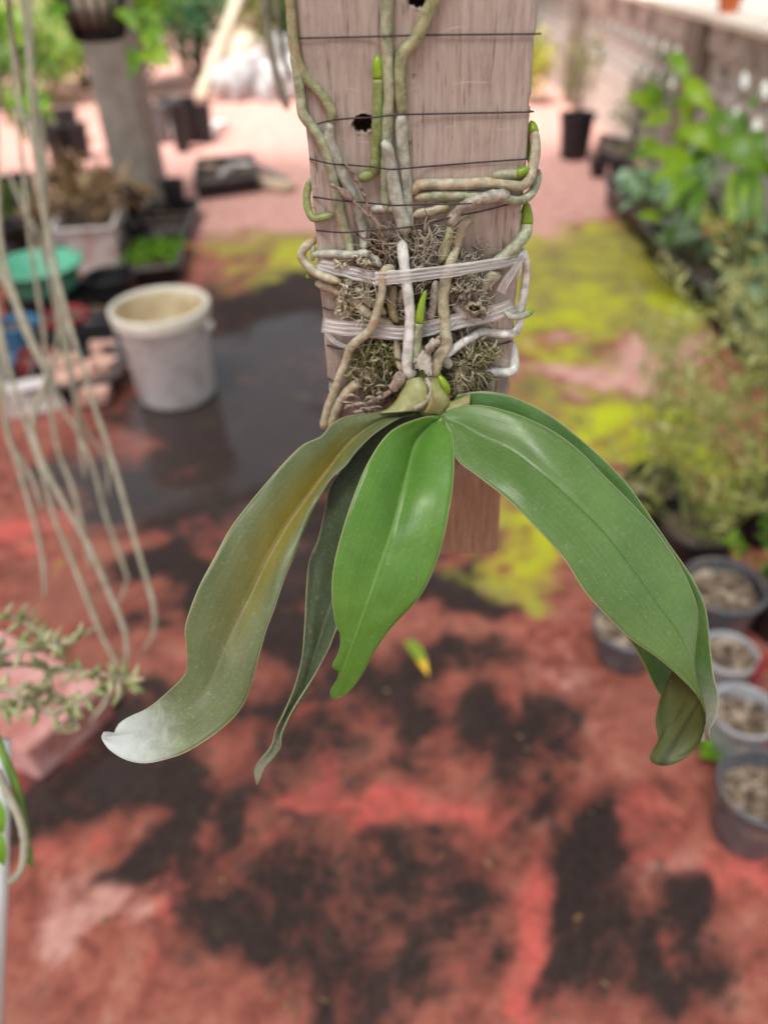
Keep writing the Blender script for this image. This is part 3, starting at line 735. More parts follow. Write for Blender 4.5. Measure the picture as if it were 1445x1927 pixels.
root([(779, 371), (818, 367), (857, 367), (896, 368), (940, 371), (975, 376), (997, 366), (1008, 345, -3), (1012, 318, -6)], 18, 'sage')
root([(926, 330), (954, 327), (973, 326), (985, 322), (996, 314)], 17, 'sage', tip=.34)
root([(698, 394), (731, 391), (760, 396)], 17, 'silver', d=.002)
root([(776, 404), (795, 400), (812, 397), (830, 390), (846, 391)], 18, 'tan', tip=.16)
root([(959, 366, 8), (925, 369, 8), (896, 377, 8), (869, 391, 7), (853, 409, 6), (846, 424, 5)], 22, 'grey', lump=.35, label='dead, split root stub')
root([(847, 420, 5), (845, 442, 6), (838, 468, 6), (828, 492, 8)], 17, 'olive')
root([(888, 408), (871, 421), (863, 442), (856, 468), (849, 490, 7), (839, 527, 10), (834, 563, 11), (836, 600, 12), (838, 629, 14), (840, 651, 15), (825, 673, 17), (815, 708, 18)], 22, 'tan')
root([(926, 500, 3), (950, 482, 3), (972, 460, 2), (988, 440, -1), (991, 418, -3), (990, 378, -5)], 23, 'sage', tip=.30, taper=(1.1, .95))
root([(984, 468, 0), (990, 508, -2), (985, 556, -1), (979, 585, -1), (977, 610, -1), (965, 627, 1), (926, 626), (906, 624, 4), (878, 640, 8), (853, 657, 12), (836, 672, 15)], 16, 'white')
root([(949, 586, 6), (963, 596, 7), (981, 595, 5), (996, 588, 2), (1006, 583, 0)], 12, 'silver', tip=.28)
root([(900, 697, 6), (934, 700, 3), (960, 700, 2), (968, 690, -1), (967, 668, -3), (965, 644, -4)], 17, 'white')
root([(924, 706), (922, 740)], 15, 'silver')
root([(584, 335, -4), (577, 369, -3), (581, 396, -1), (590, 410, 1), (608, 408), (628, 404)], 15, 'green')
root([(596, 448, -6), (575, 464, -4), (567, 481, -3), (581, 501, -1), (603, 517, 3), (640, 530, 6)], 17, 'tan')
root([(577, 517, -5), (583, 522, -4)], 10, TIP, name='root_tip')
root([(589, 478, 0), (625, 477, 3), (666, 479, 6), (688, 476, 8), (706, 490, 9), (718, 502, 9)], 15, 'silver')
root([(590, 460, -4), (588, 490, -3)], 10, 'sage')
root([(594, 532, -1), (625, 543, 2), (658, 560, 5), (684, 582, 7), (713, 601, 8), (740, 612, 8)], 17, 'tan')
root([(668, 540, 6), (695, 563, 8), (726, 590, 9)], 16, 'tan')
root([(742, 503, 12), (724, 508, 13), (720, 530, 14), (718, 552, 14), (710, 585, 14), (698, 618, 13), (675, 639, 11), (660, 654, 9), (651, 680, 6), (640, 708, 5), (628, 740, 4), (617, 770, 4), (608, 806, 4)], 17, 'tan')
root([(741, 540, 8), (737, 580, 8), (748, 606, 8)], 18, 'olive')
root([(757, 545, 6), (752, 575, 6)], 14, 'grey')
root([(746, 640, 9), (748, 673, 11), (757, 699, 15)], 16, 'tan')
root([(782, 690, 17), (785, 655, 18), (788, 620, 18), (790, 595, 18), (794, 570, 17), (801, 546, 16)], 15, 'sage', tip=.40)
root([(690, 712, 5), (668, 724, 5), (648, 745, 5), (632, 770, 4), (620, 806, 3)], 20, 'tan')
root([(820, 528, 9), (817, 565, 10), (809, 602, 11)], 17, 'grey', lump=.3)
root([(940, 512, 2), (900, 543, 3), (878, 566, 4)], 26, 'tan')
root([(836, 672, 14), (846, 690, 12)], 18, 'silver')
root([(664, 690, 4), (660, 712, 4)], 12, TIP, name='root_tip')

# dry old flower stalk and withered flower
mT = nmat('dry_stalk', (.16, .12, .085), (.36, .30, .24), 500, .85, bump=.6, bscale=900)
fs = thing('dry_flower_stalk', 'thin brown withered flower stalk across the upper roots', 'stalk', B(722, 470, .006))
def dry(pts, w, name, par, dmm=6, lump=.5):
    return root([(p[0], p[1], dmm) for p in pts], w, mT, name=name, parent=par, lump=lump)
dry([(648, 304), (666, 333), (684, 365), (697, 399), (711, 419), (722, 450), (730, 486)], 6, 'stalk', fs, 7)
dry([(696, 402), (712, 424), (721, 448)], 11, 'stalk', fs, 7.5)
dry([(622, 346), (641, 357), (664, 375)], 13, 'stub', fs, 7, .8)
dry([(660, 374), (680, 392), (697, 410)], 6, 'stub', fs, 7)
for k in range(9):
    a = random.uniform(0, 6.28); x0, y0 = 648 + k * 9, 304 + k * 17
    dry([(x0, y0), (x0 + 5 * math.cos(a), y0 + 5 * math.sin(a)), (x0 + 9 * math.cos(a + .4), y0 + 9 * math.sin(a + .4))], 3, 'bract', fs, 8)
wf = thing('withered_flower', 'curled mauve-brown withered flower lying on the left leaf base', 'dried flower', B(690, 765, .012))
mW = nmat('withered_petal', (.17, .12, .095), (.40, .34, .29), 400, .85, bump=.5, bscale=900)
def wf_t(pts, w, name='dried_petal'):
    return root(pts, w, mW, name=name, parent=wf, lump=.5)
wf_t([(752, 712, 18), (735, 735, 19), (715, 748, 20), (690, 760, 20)], 9, 'stalk')
wf_t([(758, 700, 17), (750, 715, 19), (738, 733, 19)], 22)
wf_t([(640, 756, 14), (660, 757, 17), (690, 758, 19)], 4)
for (x, y, s) in ((664, 748, 1), (672, 757, -1), (682, 764, 1), (676, 770, -1), (700, 752, 1), (690, 772, 1), (662, 768, 1), (706, 762, -1)):
    wf_t([(x + 16, y + 6, 20), (x + 4, y - 3 * s, 23), (x - 8, y - 5 * s, 23), (x - 13, y + 3, 22)], random.uniform(5, 8))
wf_t([(720, 744, 20), (716, 738, 23), (708, 742, 25)], 5)

def rv(s=1): return Vector((random.gauss(0, s), random.gauss(0, s), random.gauss(0, s)))
# ------------------------------------------------------------------ moss and fibre packed round the roots
def strands(mb, cx, cy, rx, ry, n, ln, w, d0, d1, ang=None, curl=1.0, seg=5):
    for _ in range(n):
        a = random.uniform(0, 6.28); r = math.sqrt(random.random())
        x, y = cx + rx * r * math.cos(a), cy + ry * r * math.sin(a)
        d = random.uniform(d0, d1) * (1.15 - .6 * r)
        h = random.uniform(0, 6.28) if ang is None else random.gauss(ang, .5)
        pts = []; k = random.choice((-1, 1)) * curl
        st = random.uniform(.6, 1.2) * ln / 5
        for i in range(6):
            pts.append(tuple(B(x, y, max(.0006, d))))
            x += st * math.cos(h); y += st * math.sin(h); h += random.gauss(k * .25, .35); d += random.gauss(0, .0007)
        rr = w / 2 * zdepth(pts[0]) / FPX * random.uniform(.6, 1.4)
        mb.tube(pts, [rr * q for q in (.6, 1, 1.1, 1, .8, .3)], seg, cap=False)
def flakes(mb, cx, cy, rx, ry, n, sz, d0, d1):
    for _ in range(n):
        a = random.uniform(0, 6.28); r = math.sqrt(random.random()); q = B(cx + rx * r * math.cos(a), cy + ry * r * math.sin(a), random.uniform(d0, d1) * (1.1 - .5 * r))
        k = sz * zdepth(q) / FPX * random.uniform(.5, 1.4)
        mb.leafquad(q, rv(1) * .6 + Vector((random.gauss(0, .5), -.1, random.gauss(-.6, .7))), Vector((0, -1, .5)) + rv(.5), k * .75, k * random.uniform(.15, .38), random.uniform(-.4, .5))
def clump(label, cols, spec, cores=(), fl=()):
    mb = MB()
    for c in cores:
        z = zdepth(B(c[0], c[1])) / FPX; p = B(c[0], c[1], c[4])
        mb.blob(p, (c[2] * z, c[5], c[3] * z), 4, .3)
    for q in fl: flakes(mb, *q)
    for sp in spec: strands(mb, *sp[:9], **(sp[9] if len(sp) > 9 else {}))
    t = NT('moss_fibre'); g = t.new('ShaderNodeNewGeometry'); v = t.coord('Object')
    c = t.ramp(g.outputs['Random Per Island'], cols)
    hv = t.new('ShaderNodeHueSaturation'); t.link(c, hv.inputs['Color']); t.link(t.math('MULTIPLY_ADD', t.noise(v, 500, 4, .7), 1.5, .3), hv.inputs['Value'])
    t.link(hv.outputs[0], t.b.inputs['Base Color']); t.b.inputs['Roughness'].default_value = .9; t.b.inputs['Specular IOR Level'].default_value = .15
    t.bump(t.noise(v, 800, 4, .7), .6, .001)
    ob = mb.obj('moss_clump', t.m)
    tag(ob, label, 'moss', kind='stuff')
GREYC = [(0, (.13, .11, .08)), (.4, (.27, .24, .18)), (.8, (.40, .37, .30)), (1, (.52, .49, .42))]
GREENC = [(0, (.055, .055, .02)), (.4, (.13, .13, .05)), (.75, (.23, .23, .11)), (1, (.38, .38, .24))]
clump('coir fibre mat behind the roots at the board centre, coloured dark as shade in the gaps', [(0, (.03, .022, .015)), (.5, (.09, .07, .045)), (.85, (.18, .15, .10)), (1, (.34, .30, .22))],  # mat colours kept dark to paint shade into the gaps between roots
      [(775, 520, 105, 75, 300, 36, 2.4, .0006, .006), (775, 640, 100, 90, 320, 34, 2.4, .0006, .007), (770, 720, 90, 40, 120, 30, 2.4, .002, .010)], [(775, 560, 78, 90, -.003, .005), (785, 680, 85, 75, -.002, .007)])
clump('grey dry fibre tuft at the top centre of the root mass', GREYC,
      [(800, 465, 42, 34, 170, 42, 3.2, .001, .010), (800, 505, 32, 22, 80, 34, 3.0, .002, .010)], [(800, 492, 30, 40, .000, .005)], [(800, 470, 40, 34, 60, 16, .004, .010)])
clump('brown shredded fibre tuft beside the withered stalk', [(0, (.10, .07, .05)), (.5, (.22, .17, .12)), (1, (.42, .37, .30))],
      [(712, 470, 32, 34, 120, 34, 3.6, .001, .010), (735, 480, 20, 30, 60, 36, 3.6, .003, .011, dict(ang=1.3))], [(725, 500, 36, 40, .000, .004)], [(715, 475, 34, 34, 60, 15, .004, .011)])
clump('pale crumbly moss flakes on the left of the upper strap', [(0, (.20, .18, .11)), (.5, (.40, .37, .26)), (1, (.58, .55, .43))],
      [(690, 490, 16, 16, 40, 14, 5, .008, .014), (650, 560, 15, 38, 90, 18, 4.5, .003, .010), (686, 545, 6, 34, 14, 26, 4, .012, .017, dict(ang=1.5, curl=.4)), (640, 497, 14, 8, 14, 14, 4, .006, .010),
       (690, 600, 12, 22, 30, 16, 4.5, .005, .011)], [(650, 565, 12, 36, .002, .004)], [(690, 490, 18, 16, 40, 15, .010, .016), (650, 560, 17, 40, 90, 17, .006, .012), (690, 605, 12, 24, 30, 15, .008, .014)])
clump('dark green-brown moss cushion at the lower left of the roots', GREENC,
      [(705, 680, 42, 50, 340, 24, 4.2, .002, .013), (735, 665, 16, 40, 90, 24, 4, .006, .013, dict(ang=1.6, curl=.5)), (700, 590, 50, 30, 110, 22, 4, .001, .006), (720, 725, 30, 26, 90, 24, 4, .004, .012)],
      [(705, 690, 42, 52, .001, .008), (715, 600, 42, 40, .000, .004), (770, 600, 40, 70, -.001, .005), (760, 690, 40, 50, .000, .008)], [(705, 680, 42, 52, 160, 15, .009, .015), (738, 665, 14, 40, 50, 14, .009, .014)])
clump('grey crumbling moss bulge on the right between the two straps', GREYC,
      [(880, 545, 30, 28, 190, 20, 4.2, .003, .014), (895, 580, 24, 16, 70, 16, 5, .006, .014), (870, 500, 30, 20, 70, 30, 3, .002, .007), (905, 470, 22, 16, 14, 26, 2.4, .001, .004)], [(878, 560, 26, 36, .002, .008)], [(880, 545, 30, 30, 130, 17, .008, .016), (880, 490, 30, 20, 40, 15, .003, .008)])
clump('drooping straw-green moss fringe at the lower right of the roots', GREENC[1:] + [(1, (.50, .48, .34))] if False else [(0, (.10, .10, .045)), (.4, (.22, .21, .11)), (.8, (.38, .36, .22)), (1, (.50, .47, .34))],
      [(880, 690, 34, 44, 220, 30, 4, .003, .013, dict(ang=.9, curl=.4)), (900, 655, 30, 16, 60, 30, 4, .004, .010, dict(ang=.5)), (870, 740, 34, 26, 140, 24, 3.6, .002, .010)], [(872, 700, 28, 50, .001, .007)], [(885, 680, 32, 40, 110, 20, .008, .015), (870, 735, 34, 28, 60, 16, .005, .012)])
clump('fine pale dry fibres straggling over the root mass', [(0, (.24, .21, .15)), (.5, (.40, .37, .29)), (1, (.58, .55, .47))],
      [(780, 470, 90, 40, 90, 44, 1.7, .006, .013), (700, 560, 60, 60, 90, 34, 1.7, .006, .014), (880, 560, 50, 60, 90, 34, 1.7, .006, .015), (800, 590, 60, 60, 60, 38, 1.6, .008, .014), (880, 690, 46, 50, 70, 40, 1.8, .008, .015), (705, 690, 46, 50, 60, 36, 1.8, .010, .016)])
# hollow withered moss cup on the right
mb = MB(); pc = B(893, 582, .012); zz = zdepth(pc) / FPX
for i in range(4):
    ring = []
    for k in range(26):
        a = 2 * math.pi * k / 26; q = 1 + .3 * noise.noise(Vector((math.cos(a) * 2, math.sin(a) * 2, i * .2)))
        ring.append(B(893 + math.cos(a) * (13 + i * 4) * q, 580 + math.sin(a) * (8 + i * 4) * q, .016 - i * .0035 + .001 * math.sin(5 * a)))
    mb.v += [tuple(p) for p in ring]
mb.f = [(i * 26 + k, i * 26 + (k + 1) % 26, (i + 1) * 26 + (k + 1) % 26, (i + 1) * 26 + k) for i in range(3) for k in range(26)]
ob = mb.obj('dried_husk', nmat('husk', (.26, .22, .14), (.46, .42, .31), 500, .85, bump=.7, bscale=900))
ob.modifiers.new('thick', 'SOLIDIFY').thickness = .0006
tag(ob, 'small hollow dried husk just above the lower plastic strap', 'husk')

# ------------------------------------------------------------------ clear plastic straps
def plastic():
    t = NT('clear_plastic_strap'); uv = t.new('ShaderNodeUVMap'); mp = t.new('ShaderNodeMapping'); mp.inputs['Scale'].default_value = (3, 26, 1)
    t.link(uv.outputs[0], mp.inputs[0]); f = t.noise(mp.outputs[0], 1, 5, .7, .3)
    mp2 = t.new('ShaderNodeMapping'); mp2.inputs['Scale'].default_value = (2.5, 5, 1); t.link(uv.outputs[0], mp2.inputs[0]); g = t.noise(mp2.outputs[0], 1, 3)
    c = t.ramp(f, [(.3, (.84, .87, .86)), (.7, (.96, .97, .97))])
    t.link(c, t.b.inputs['Base Color']); t.b.inputs['Roughness'].default_value = .22
    t.bump(f, .45, .0008)
    tr = t.new('ShaderNodeBsdfTransparent'); tl = t.new('ShaderNodeBsdfTranslucent'); m1 = t.new('ShaderNodeMixShader'); m2 = t.new('ShaderNodeMixShader')
    tl.inputs[0].default_value = (.8, .82, .8, 1); m1.inputs[0].default_value = .3
    t.link(t.b.outputs[0], m1.inputs[1]); t.link(tl.outputs[0], m1.inputs[2])
    t.link(t.math('MULTIPLY_ADD', t.sstep(t.math('ADD', f, t.math('MULTIPLY', g, .4)), .85, .45), .60, .08), m2.inputs[0])
    t.link(m1.outputs[0], m2.inputs[1]); t.link(tr.outputs[0], m2.inputs[2]); t.link(m2.outputs[0], t.out.inputs[0])
    return t.m
PL = plastic()
def ribbon(pts, w0, w1, name, parent, n=70, m=10, amp=.0006, seed=0):
    """pts (px, py, d mm); the strap's width stands upright in the picture"""
    c = cat_rom([(p[0], p[1], p[2]) for p in pts], n); vs = []; uv = []
    for i in range(n):
        tng = c[min(i + 1, n - 1)] - c[max(i - 1, 0)]; nn = np.array([-tng[1], tng[0]]); nn /= np.linalg.norm(nn) + 1e-9
        if nn[1] < 0 and abs(nn[1]) > .05: nn = -nn
        w = w0 + (w1 - w0) * i / (n - 1); w *= 1 + .12 * noise.noise(Vector((i * .13, seed, 2)))
        for j in range(m + 1):
            s = j / m - .5
            fold = amp * math.sin(j * 2.1 + seed + .8 * math.sin(i * .07)) + amp * noise.noise(Vector((i * .1, j * .8, seed)))
            x = c[i][0] + nn[0] * s * w; y = c[i][1] + nn[1] * s * w
            vs.append(B(x, y, c[i][2] / 1000 + fold)); uv.append((i / n * 2, j / m))
    k = m + 1; mb = MB(); mb.add(vs, [(i * k + j, i * k + j + 1, (i + 1) * k + j + 1, (i + 1) * k + j) for i in range(n - 1) for j in range(m)])
    ob = mb.obj(name, PL, parent); ul = ob.data.uv_layers.new(name='UVMap'); li = np.zeros(len(ob.data.loops), int); ob.data.loops.foreach_get('vertex_index', li)
    ul.data.foreach_set('uv', np.array(uv)[li].astype(np.float32).ravel())
    return ob
st = thing('plastic_strap', 'upper clear plastic strap with a loose knotted end at the right', 'strap', B(780, 520, .012))
ribbon([(596, 494, -6), (603, 497, 2), (640, 507, 6), (680, 517, 10), (713, 522, 13.5), (745, 520, 15.5)], 24, 26, 'strap_band', st, seed=1)
ribbon([(706, 524, 14), (765, 519, 17.5), (840, 510, 14), (900, 501, 10), (955, 491, 6), (980, 482, 2), (988, 476, -5)], 26, 20, 'strap_band', st, seed=4)
ribbon([(984, 474, 3), (968, 506, 6), (952, 530, 7), (942, 550, 7)], 10, 19, 'loose_end', st, n=30, seed=7)
ribbon([(982, 482, 4), (978, 505, 5), (974, 522, 4)], 6, 9, 'loose_end', st, n=20, seed=8)
ribbon([(988, 470, 2), (982, 482, 4), (976, 492, 4)], 12, 14, 'knot', st, n=20, amp=.0012, seed=9)
ribbon([(690, 536, 14), (694, 552, 15), (688, 568, 15)], 2, 1.4, 'loose_fibre', st, n=16, m=2, amp=.0001)
ribbon([(702, 530, 14), (707, 545, 15), (708, 560, 15)], 2, 1.4, 'loose_fibre', st, n=16, m=2, amp=.0001)
ribbon([(880, 508, 12), (900, 524, 9), (926, 526, 6), (945, 518, 5)], 3, 2, 'loose_fibre', st, n=24, m=2, amp=.0001)
st2 = thing('plastic_strap', 'lower clear plastic strap wrapped across the roots above the crown', 'strap', B(780, 620, .012))
ribbon([(606, 611, -6), (613, 612, 1.5), (640, 616, 6), (677, 620, 9), (720, 624, 11), (757, 626, 12.5), (800, 619, 14), (845, 608, 12), (890, 598, 9), (933, 588, 6), (962, 577, 2), (970, 573, -6)], 28, 30, 'strap_band', st2, n=110, seed=2)
ribbon([(614, 622, 1), (622, 636, 3), (640, 648, 5), (658, 654, 7)], 10, 7, 'strap_band', st2, n=30, seed=5)

# ------------------------------------------------------------------ dark binding thread wound round the board
bt = thing('binding_thread', 'thin dark thread wound round board and roots in spaced turns', 'thread', B(600, 300, 0))
mTh = nmat('dark_thread', (.035, .022, .03), (.07, .05, .06), 300, .7)
for pts in ([(566, 70, -6), (562, 71, -.3), (568, 71, .8), (700, 68, 1), (728, 67, 6), (760, 66, 2), (800, 65, 1), (1004, 63, .8), (1010, 62.7, -.5), (1009, 62, -6)],
            [(592, 234, .8), (622, 226, 6), (660, 222, 1.5), (706, 220, 6), (728, 217, 6), (757, 215, 7), (790, 214, 1.5), (990, 210, .8), (997, 208, -.5), (996, 205, -6)],
            [(588, 296, -6), (583, 298, -.3), (590, 300, 1), (626, 308, 6.5), (660, 310, 1.5), (705, 314, 6), (735, 318, 11), (766, 316, 7), (800, 313, 1), (900, 305, .8), (986, 299, .8), (991, 298, -.5), (990, 296, -6)],
            [(594, 368, -6), (590, 370, -.3), (598, 371, 1), (632, 376, 6), (666, 379, 7), (700, 382, 6), (745, 386, 11), (770, 385, 7), (810, 384, 5), (850, 384, 9), (890, 382, 13)],
            [(600, 430, -6), (596, 433, -.3), (604, 434, 1), (645, 437, 6), (684, 434, 7), (720, 431, 9), (760, 428, 12), (800, 421, 3), (850, 408, 8), (900, 398, 3), (960, 383, 2), (982, 375, .6), (980, 374, -6)],
            [(612, 576, -6), (608, 578, -.3), (614, 580, .8), (622, 583, 1), (642, 583, 5)],
            [(620, 646, -6), (615, 649, -.3), (622, 651, .8), (636, 656, 2), (660, 655, 8)],
            [(868, 656, 6), (900, 651, 2), (940, 647, .8), (958, 643, .8), (963, 641, -.3), (960, 639, -6)],
            [(624, 708, -6), (620, 712, -.3), (626, 716, 1), (636, 722, 4)]):
    root(pts, 3.0, mTh, name='thread_turn', parent=bt, lump=.05)

# ------------------------------------------------------------------ background: shared materials
M = dict(
    black=nmat('black_plastic', (.008, .008, .010), (.022, .022, .026), 20, .42, bump=.1, spec=.35),
    grey=nmat('grey_plastic', (.075, .08, .095), (.14, .145, .16), 18, .4, c3=(.20, .16, .13), scale3=20),
    clear=nmat('cloudy_plastic', (.42, .44, .47), (.60, .62, .65), 18, .3, trans=.35),
    white=nmat('white_plastic', (.62, .60, .60), (.80, .79, .78), 9, .38, c3=(.50, .47, .45), scale3=14),
    soil=nmat('potting_soil', (.06, .04, .03), (.16, .11, .08), 90, .95, bump=.8, bscale=120, bdist=.01),
    conc=nmat('concrete', (.20, .175, .15), (.30, .27, .235), 9, .85, bump=.3, bscale=60, bdist=.003, c3=(.36, .33, .29), scale3=3),
    foam=nmat('foam_box', (.60, .56, .55), (.76, .73, .72), 6, .7, c3=(.55, .34, .30), scale3=5),
    wood=nmat('pale_wood', (.42, .31, .20), (.60, .48, .34), 8, .7, stretch=(1, 1, .2), bump=.3),
    teal=nmat('green_plastic', (.07, .34, .22), (.12, .46, .31), 10, .35),
    redp=nmat('red_plastic', (.30, .02, .03), (.45, .05, .06), 10, .4),
    bluep=nmat('blue_plastic', (.03, .16, .35), (.06, .28, .48), 10, .4),
    brick=nmat('salmon_brick', (.55, .30, .23), (.74, .50, .42), 14, .9, bump=.5, bscale=60, bdist=.004),
    aerial=nmat('aerial_root', (.26, .25, .18), (.42, .40, .31), 60, .6),
    stemg=nmat('green_stem', (.16, .22, .05), (.26, .31, .10), 40, .5),
    brownst=nmat('brown_stem', (.10, .07, .05), (.2, .15, .1), 40, .8),
    wire=nmat('steel_wire', (.25, .25, .25), (.4, .4, .4), 40, .4),
)
L_GREEN = varleaf('foliage_green', [(0, (.035, .09, .015)), (.5, (.07, .17, .02)), (1, (.16, .30, .03))])
L_BRIGHT = varleaf('foliage_bright', [(0, (.08, .22, .015)), (.5, (.15, .34, .02)), (1, (.28, .46, .03))])
L_DARK = varleaf('foliage_dark', [(0, (.02, .055, .012)), (.6, (.05, .11, .02)), (1, (.09, .18, .03))])
L_PALE = varleaf('foliage_pale', [(0, (.38, .42, .13)), (.5, (.56, .58, .25)), (1, (.70, .70, .36))], .5, .45)
L_SILV = varleaf('foliage_silver', [(0, (.07, .15, .05)), (.5, (.17, .30, .13)), (1, (.36, .52, .36))])
L_DRY = varleaf('foliage_dry', [(0, (.12, .07, .03)), (.5, (.25, .16, .07)), (1, (.42, .30, .15))])
L_YEL = varleaf('foliage_yellow', [(0, (.25, .30, .03)), (.6, (.45, .45, .06)), (1, (.60, .55, .12))])

M['bark'] = varleaf('bark_mix', [(0, (.05, .034, .024)), (.4, (.14, .098, .068)), (.75, (.26, .195, .14)), (1, (.50, .42, .33))], .9, .02, 120)
def rv(s=1): return Vector((random.gauss(0, s), random.gauss(0, s), random.gauss(0, s)))
def strap_leaf(mb, p0, p1, w, n, bend=.12, seg=7, fold=.15):
    """long pointed leaf with a folded midrib"""
    p0, p1 = Vector(p0), Vector(p1); d = p1 - p0; L = d.length; d.normalize(); n = Vector(n)
    n = (n - d * n.dot(d)); n = n.normalized() if n.length > 1e-5 else d.orthogonal().normalized(); s = d.cross(n); vs = []
    for i in range(seg + 1):
        t = i / seg; ww = w / 2 * (math.sin(math.pi * min(1, (t * .93 + .07)) ** .8) ** .8 if t < 1 else .02)
        c = p0 + d * L * t + n * L * bend * math.sin(math.pi * t)
        vs += [c + s * ww + n * ww * fold * 2, c, c - s * ww + n * ww * fold * 2]
    f = []
    for i in range(seg):
        a = i * 3; f += [(a, a + 1, a + 4, a + 3), (a + 1, a + 2, a + 5, a + 4)]
    mb.add(vs, f)
def round_leaf(mb, c, r, n, fold=.12):
    c, n = Vector(c), Vector(n).normalized(); a = n.orthogonal().normalized(); b = n.cross(a); K = 10
    th0 = random.uniform(0, 6.28)
    vs = [c - n * r * fold] + [c + (a * math.cos(th0 + 2 * math.pi * k / K) + b * math.sin(th0 + 2 * math.pi * k / K) * .85) * r * random.uniform(.85, 1.1) for k in range(K)]
    mb.add(vs, [(0, 1 + k, 1 + (k + 1) % K) for k in range(K)])
def cloud(mb, c, r, n, L, W, up=.5, surf=.5):
    c = Vector(c)
    for _ in range(n):
        d = rv().normalized(); q = random.random() ** (1 - .6 * surf) if True else 1
        k = .75 + .5 * noise.noise(d * 2.3 + c * 3)
        p = c + Vector((d.x * r[0], d.y * r[1], d.z * r[2])) * q * k
        mb.leafquad(p, (d + rv(.7)), Vector((0, 0, up)) + rv(.6), L * random.uniform(.6, 1.3), W * random.uniform(.6, 1.3))

def pot(label, px, py, wpx, h, mat, fill='bark', rim=.012, name='plant_pot', taper=.78, full=None, group=None, loc=None, r=None, cat='pot', chips=70):
    """round pot: rim ellipse centred on a pixel, wpx wide, rim at height h"""
    if loc is None:
        c = G(px, py, h); r = wpx / 2 * zdepth(c) / FPX; loc = (c[0], c[1], 0)
    full = full or random.uniform(.66, .88)
    t = thing(name, label, cat, loc, group)
    mb = MB(); w = .0035 + r * .02
    mb.lathe([(0, .004), (r * taper * .96, .004), (r * taper, .010), (r * (taper + (1 - taper) * .86), h - .03), (r * .985, h - .022), (r * 1.03, h - .020), (r * 1.05, h - .004), (r * 1.03, h), (r * .97, h), (r * .95, h - .006), (r * .92, h - .025), (r * taper * .94, .02), (0, .02)], 36, loc)
    mb.obj('pot_body', M[mat] if isinstance(mat, str) else mat, t)
    if fill:
        mb = MB(); z = h * full; rr = r * .93; rings = []
        for i in range(8):
            for k in range(28):
                a = 2 * math.pi * k / 28; q = rr * i / 7
                mb.v.append((loc[0] + q * math.cos(a), loc[1] + q * math.sin(a), z + .012 * noise.noise(Vector((loc[0] * 9 + q * math.cos(a) * 40, q * math.sin(a) * 40, loc[1] * 7)))))
        mb.f = [(i * 28 + k, i * 28 + (k + 1) % 28, (i + 1) * 28 + (k + 1) % 28, (i + 1) * 28 + k) for i in range(7) for k in range(28)]
        if fill == 'bark':
            for _ in range(chips):
                a = random.uniform(0, 6.28); q = rr * .88 * math.sqrt(random.random()); sz = r * random.uniform(.08, .24)
                mb.blob((loc[0] + q * math.cos(a), loc[1] + q * math.sin(a), z + .004), (sz, sz * random.uniform(.5, 1), sz * .6), 1, .3)
        ob = mb.obj('potting_mix', M[fill], t, smooth=fill != 'bark')
        if fill == 'bark': ob['kind'] = 'stuff'
    return t, np.array(loc), r
def tray(label, corners, h, mat='black', fill=None, floor_z=0.0, name='tray', cat='tray', wall=.012, cells=None):
    """open tray; corners: four ground pixels of its foot, in order"""
    g = [Vector(G(x, y, 0)) for x, y in corners]
    return tray_w(label, g, h, mat, fill, floor_z, name, cat, wall, cells)
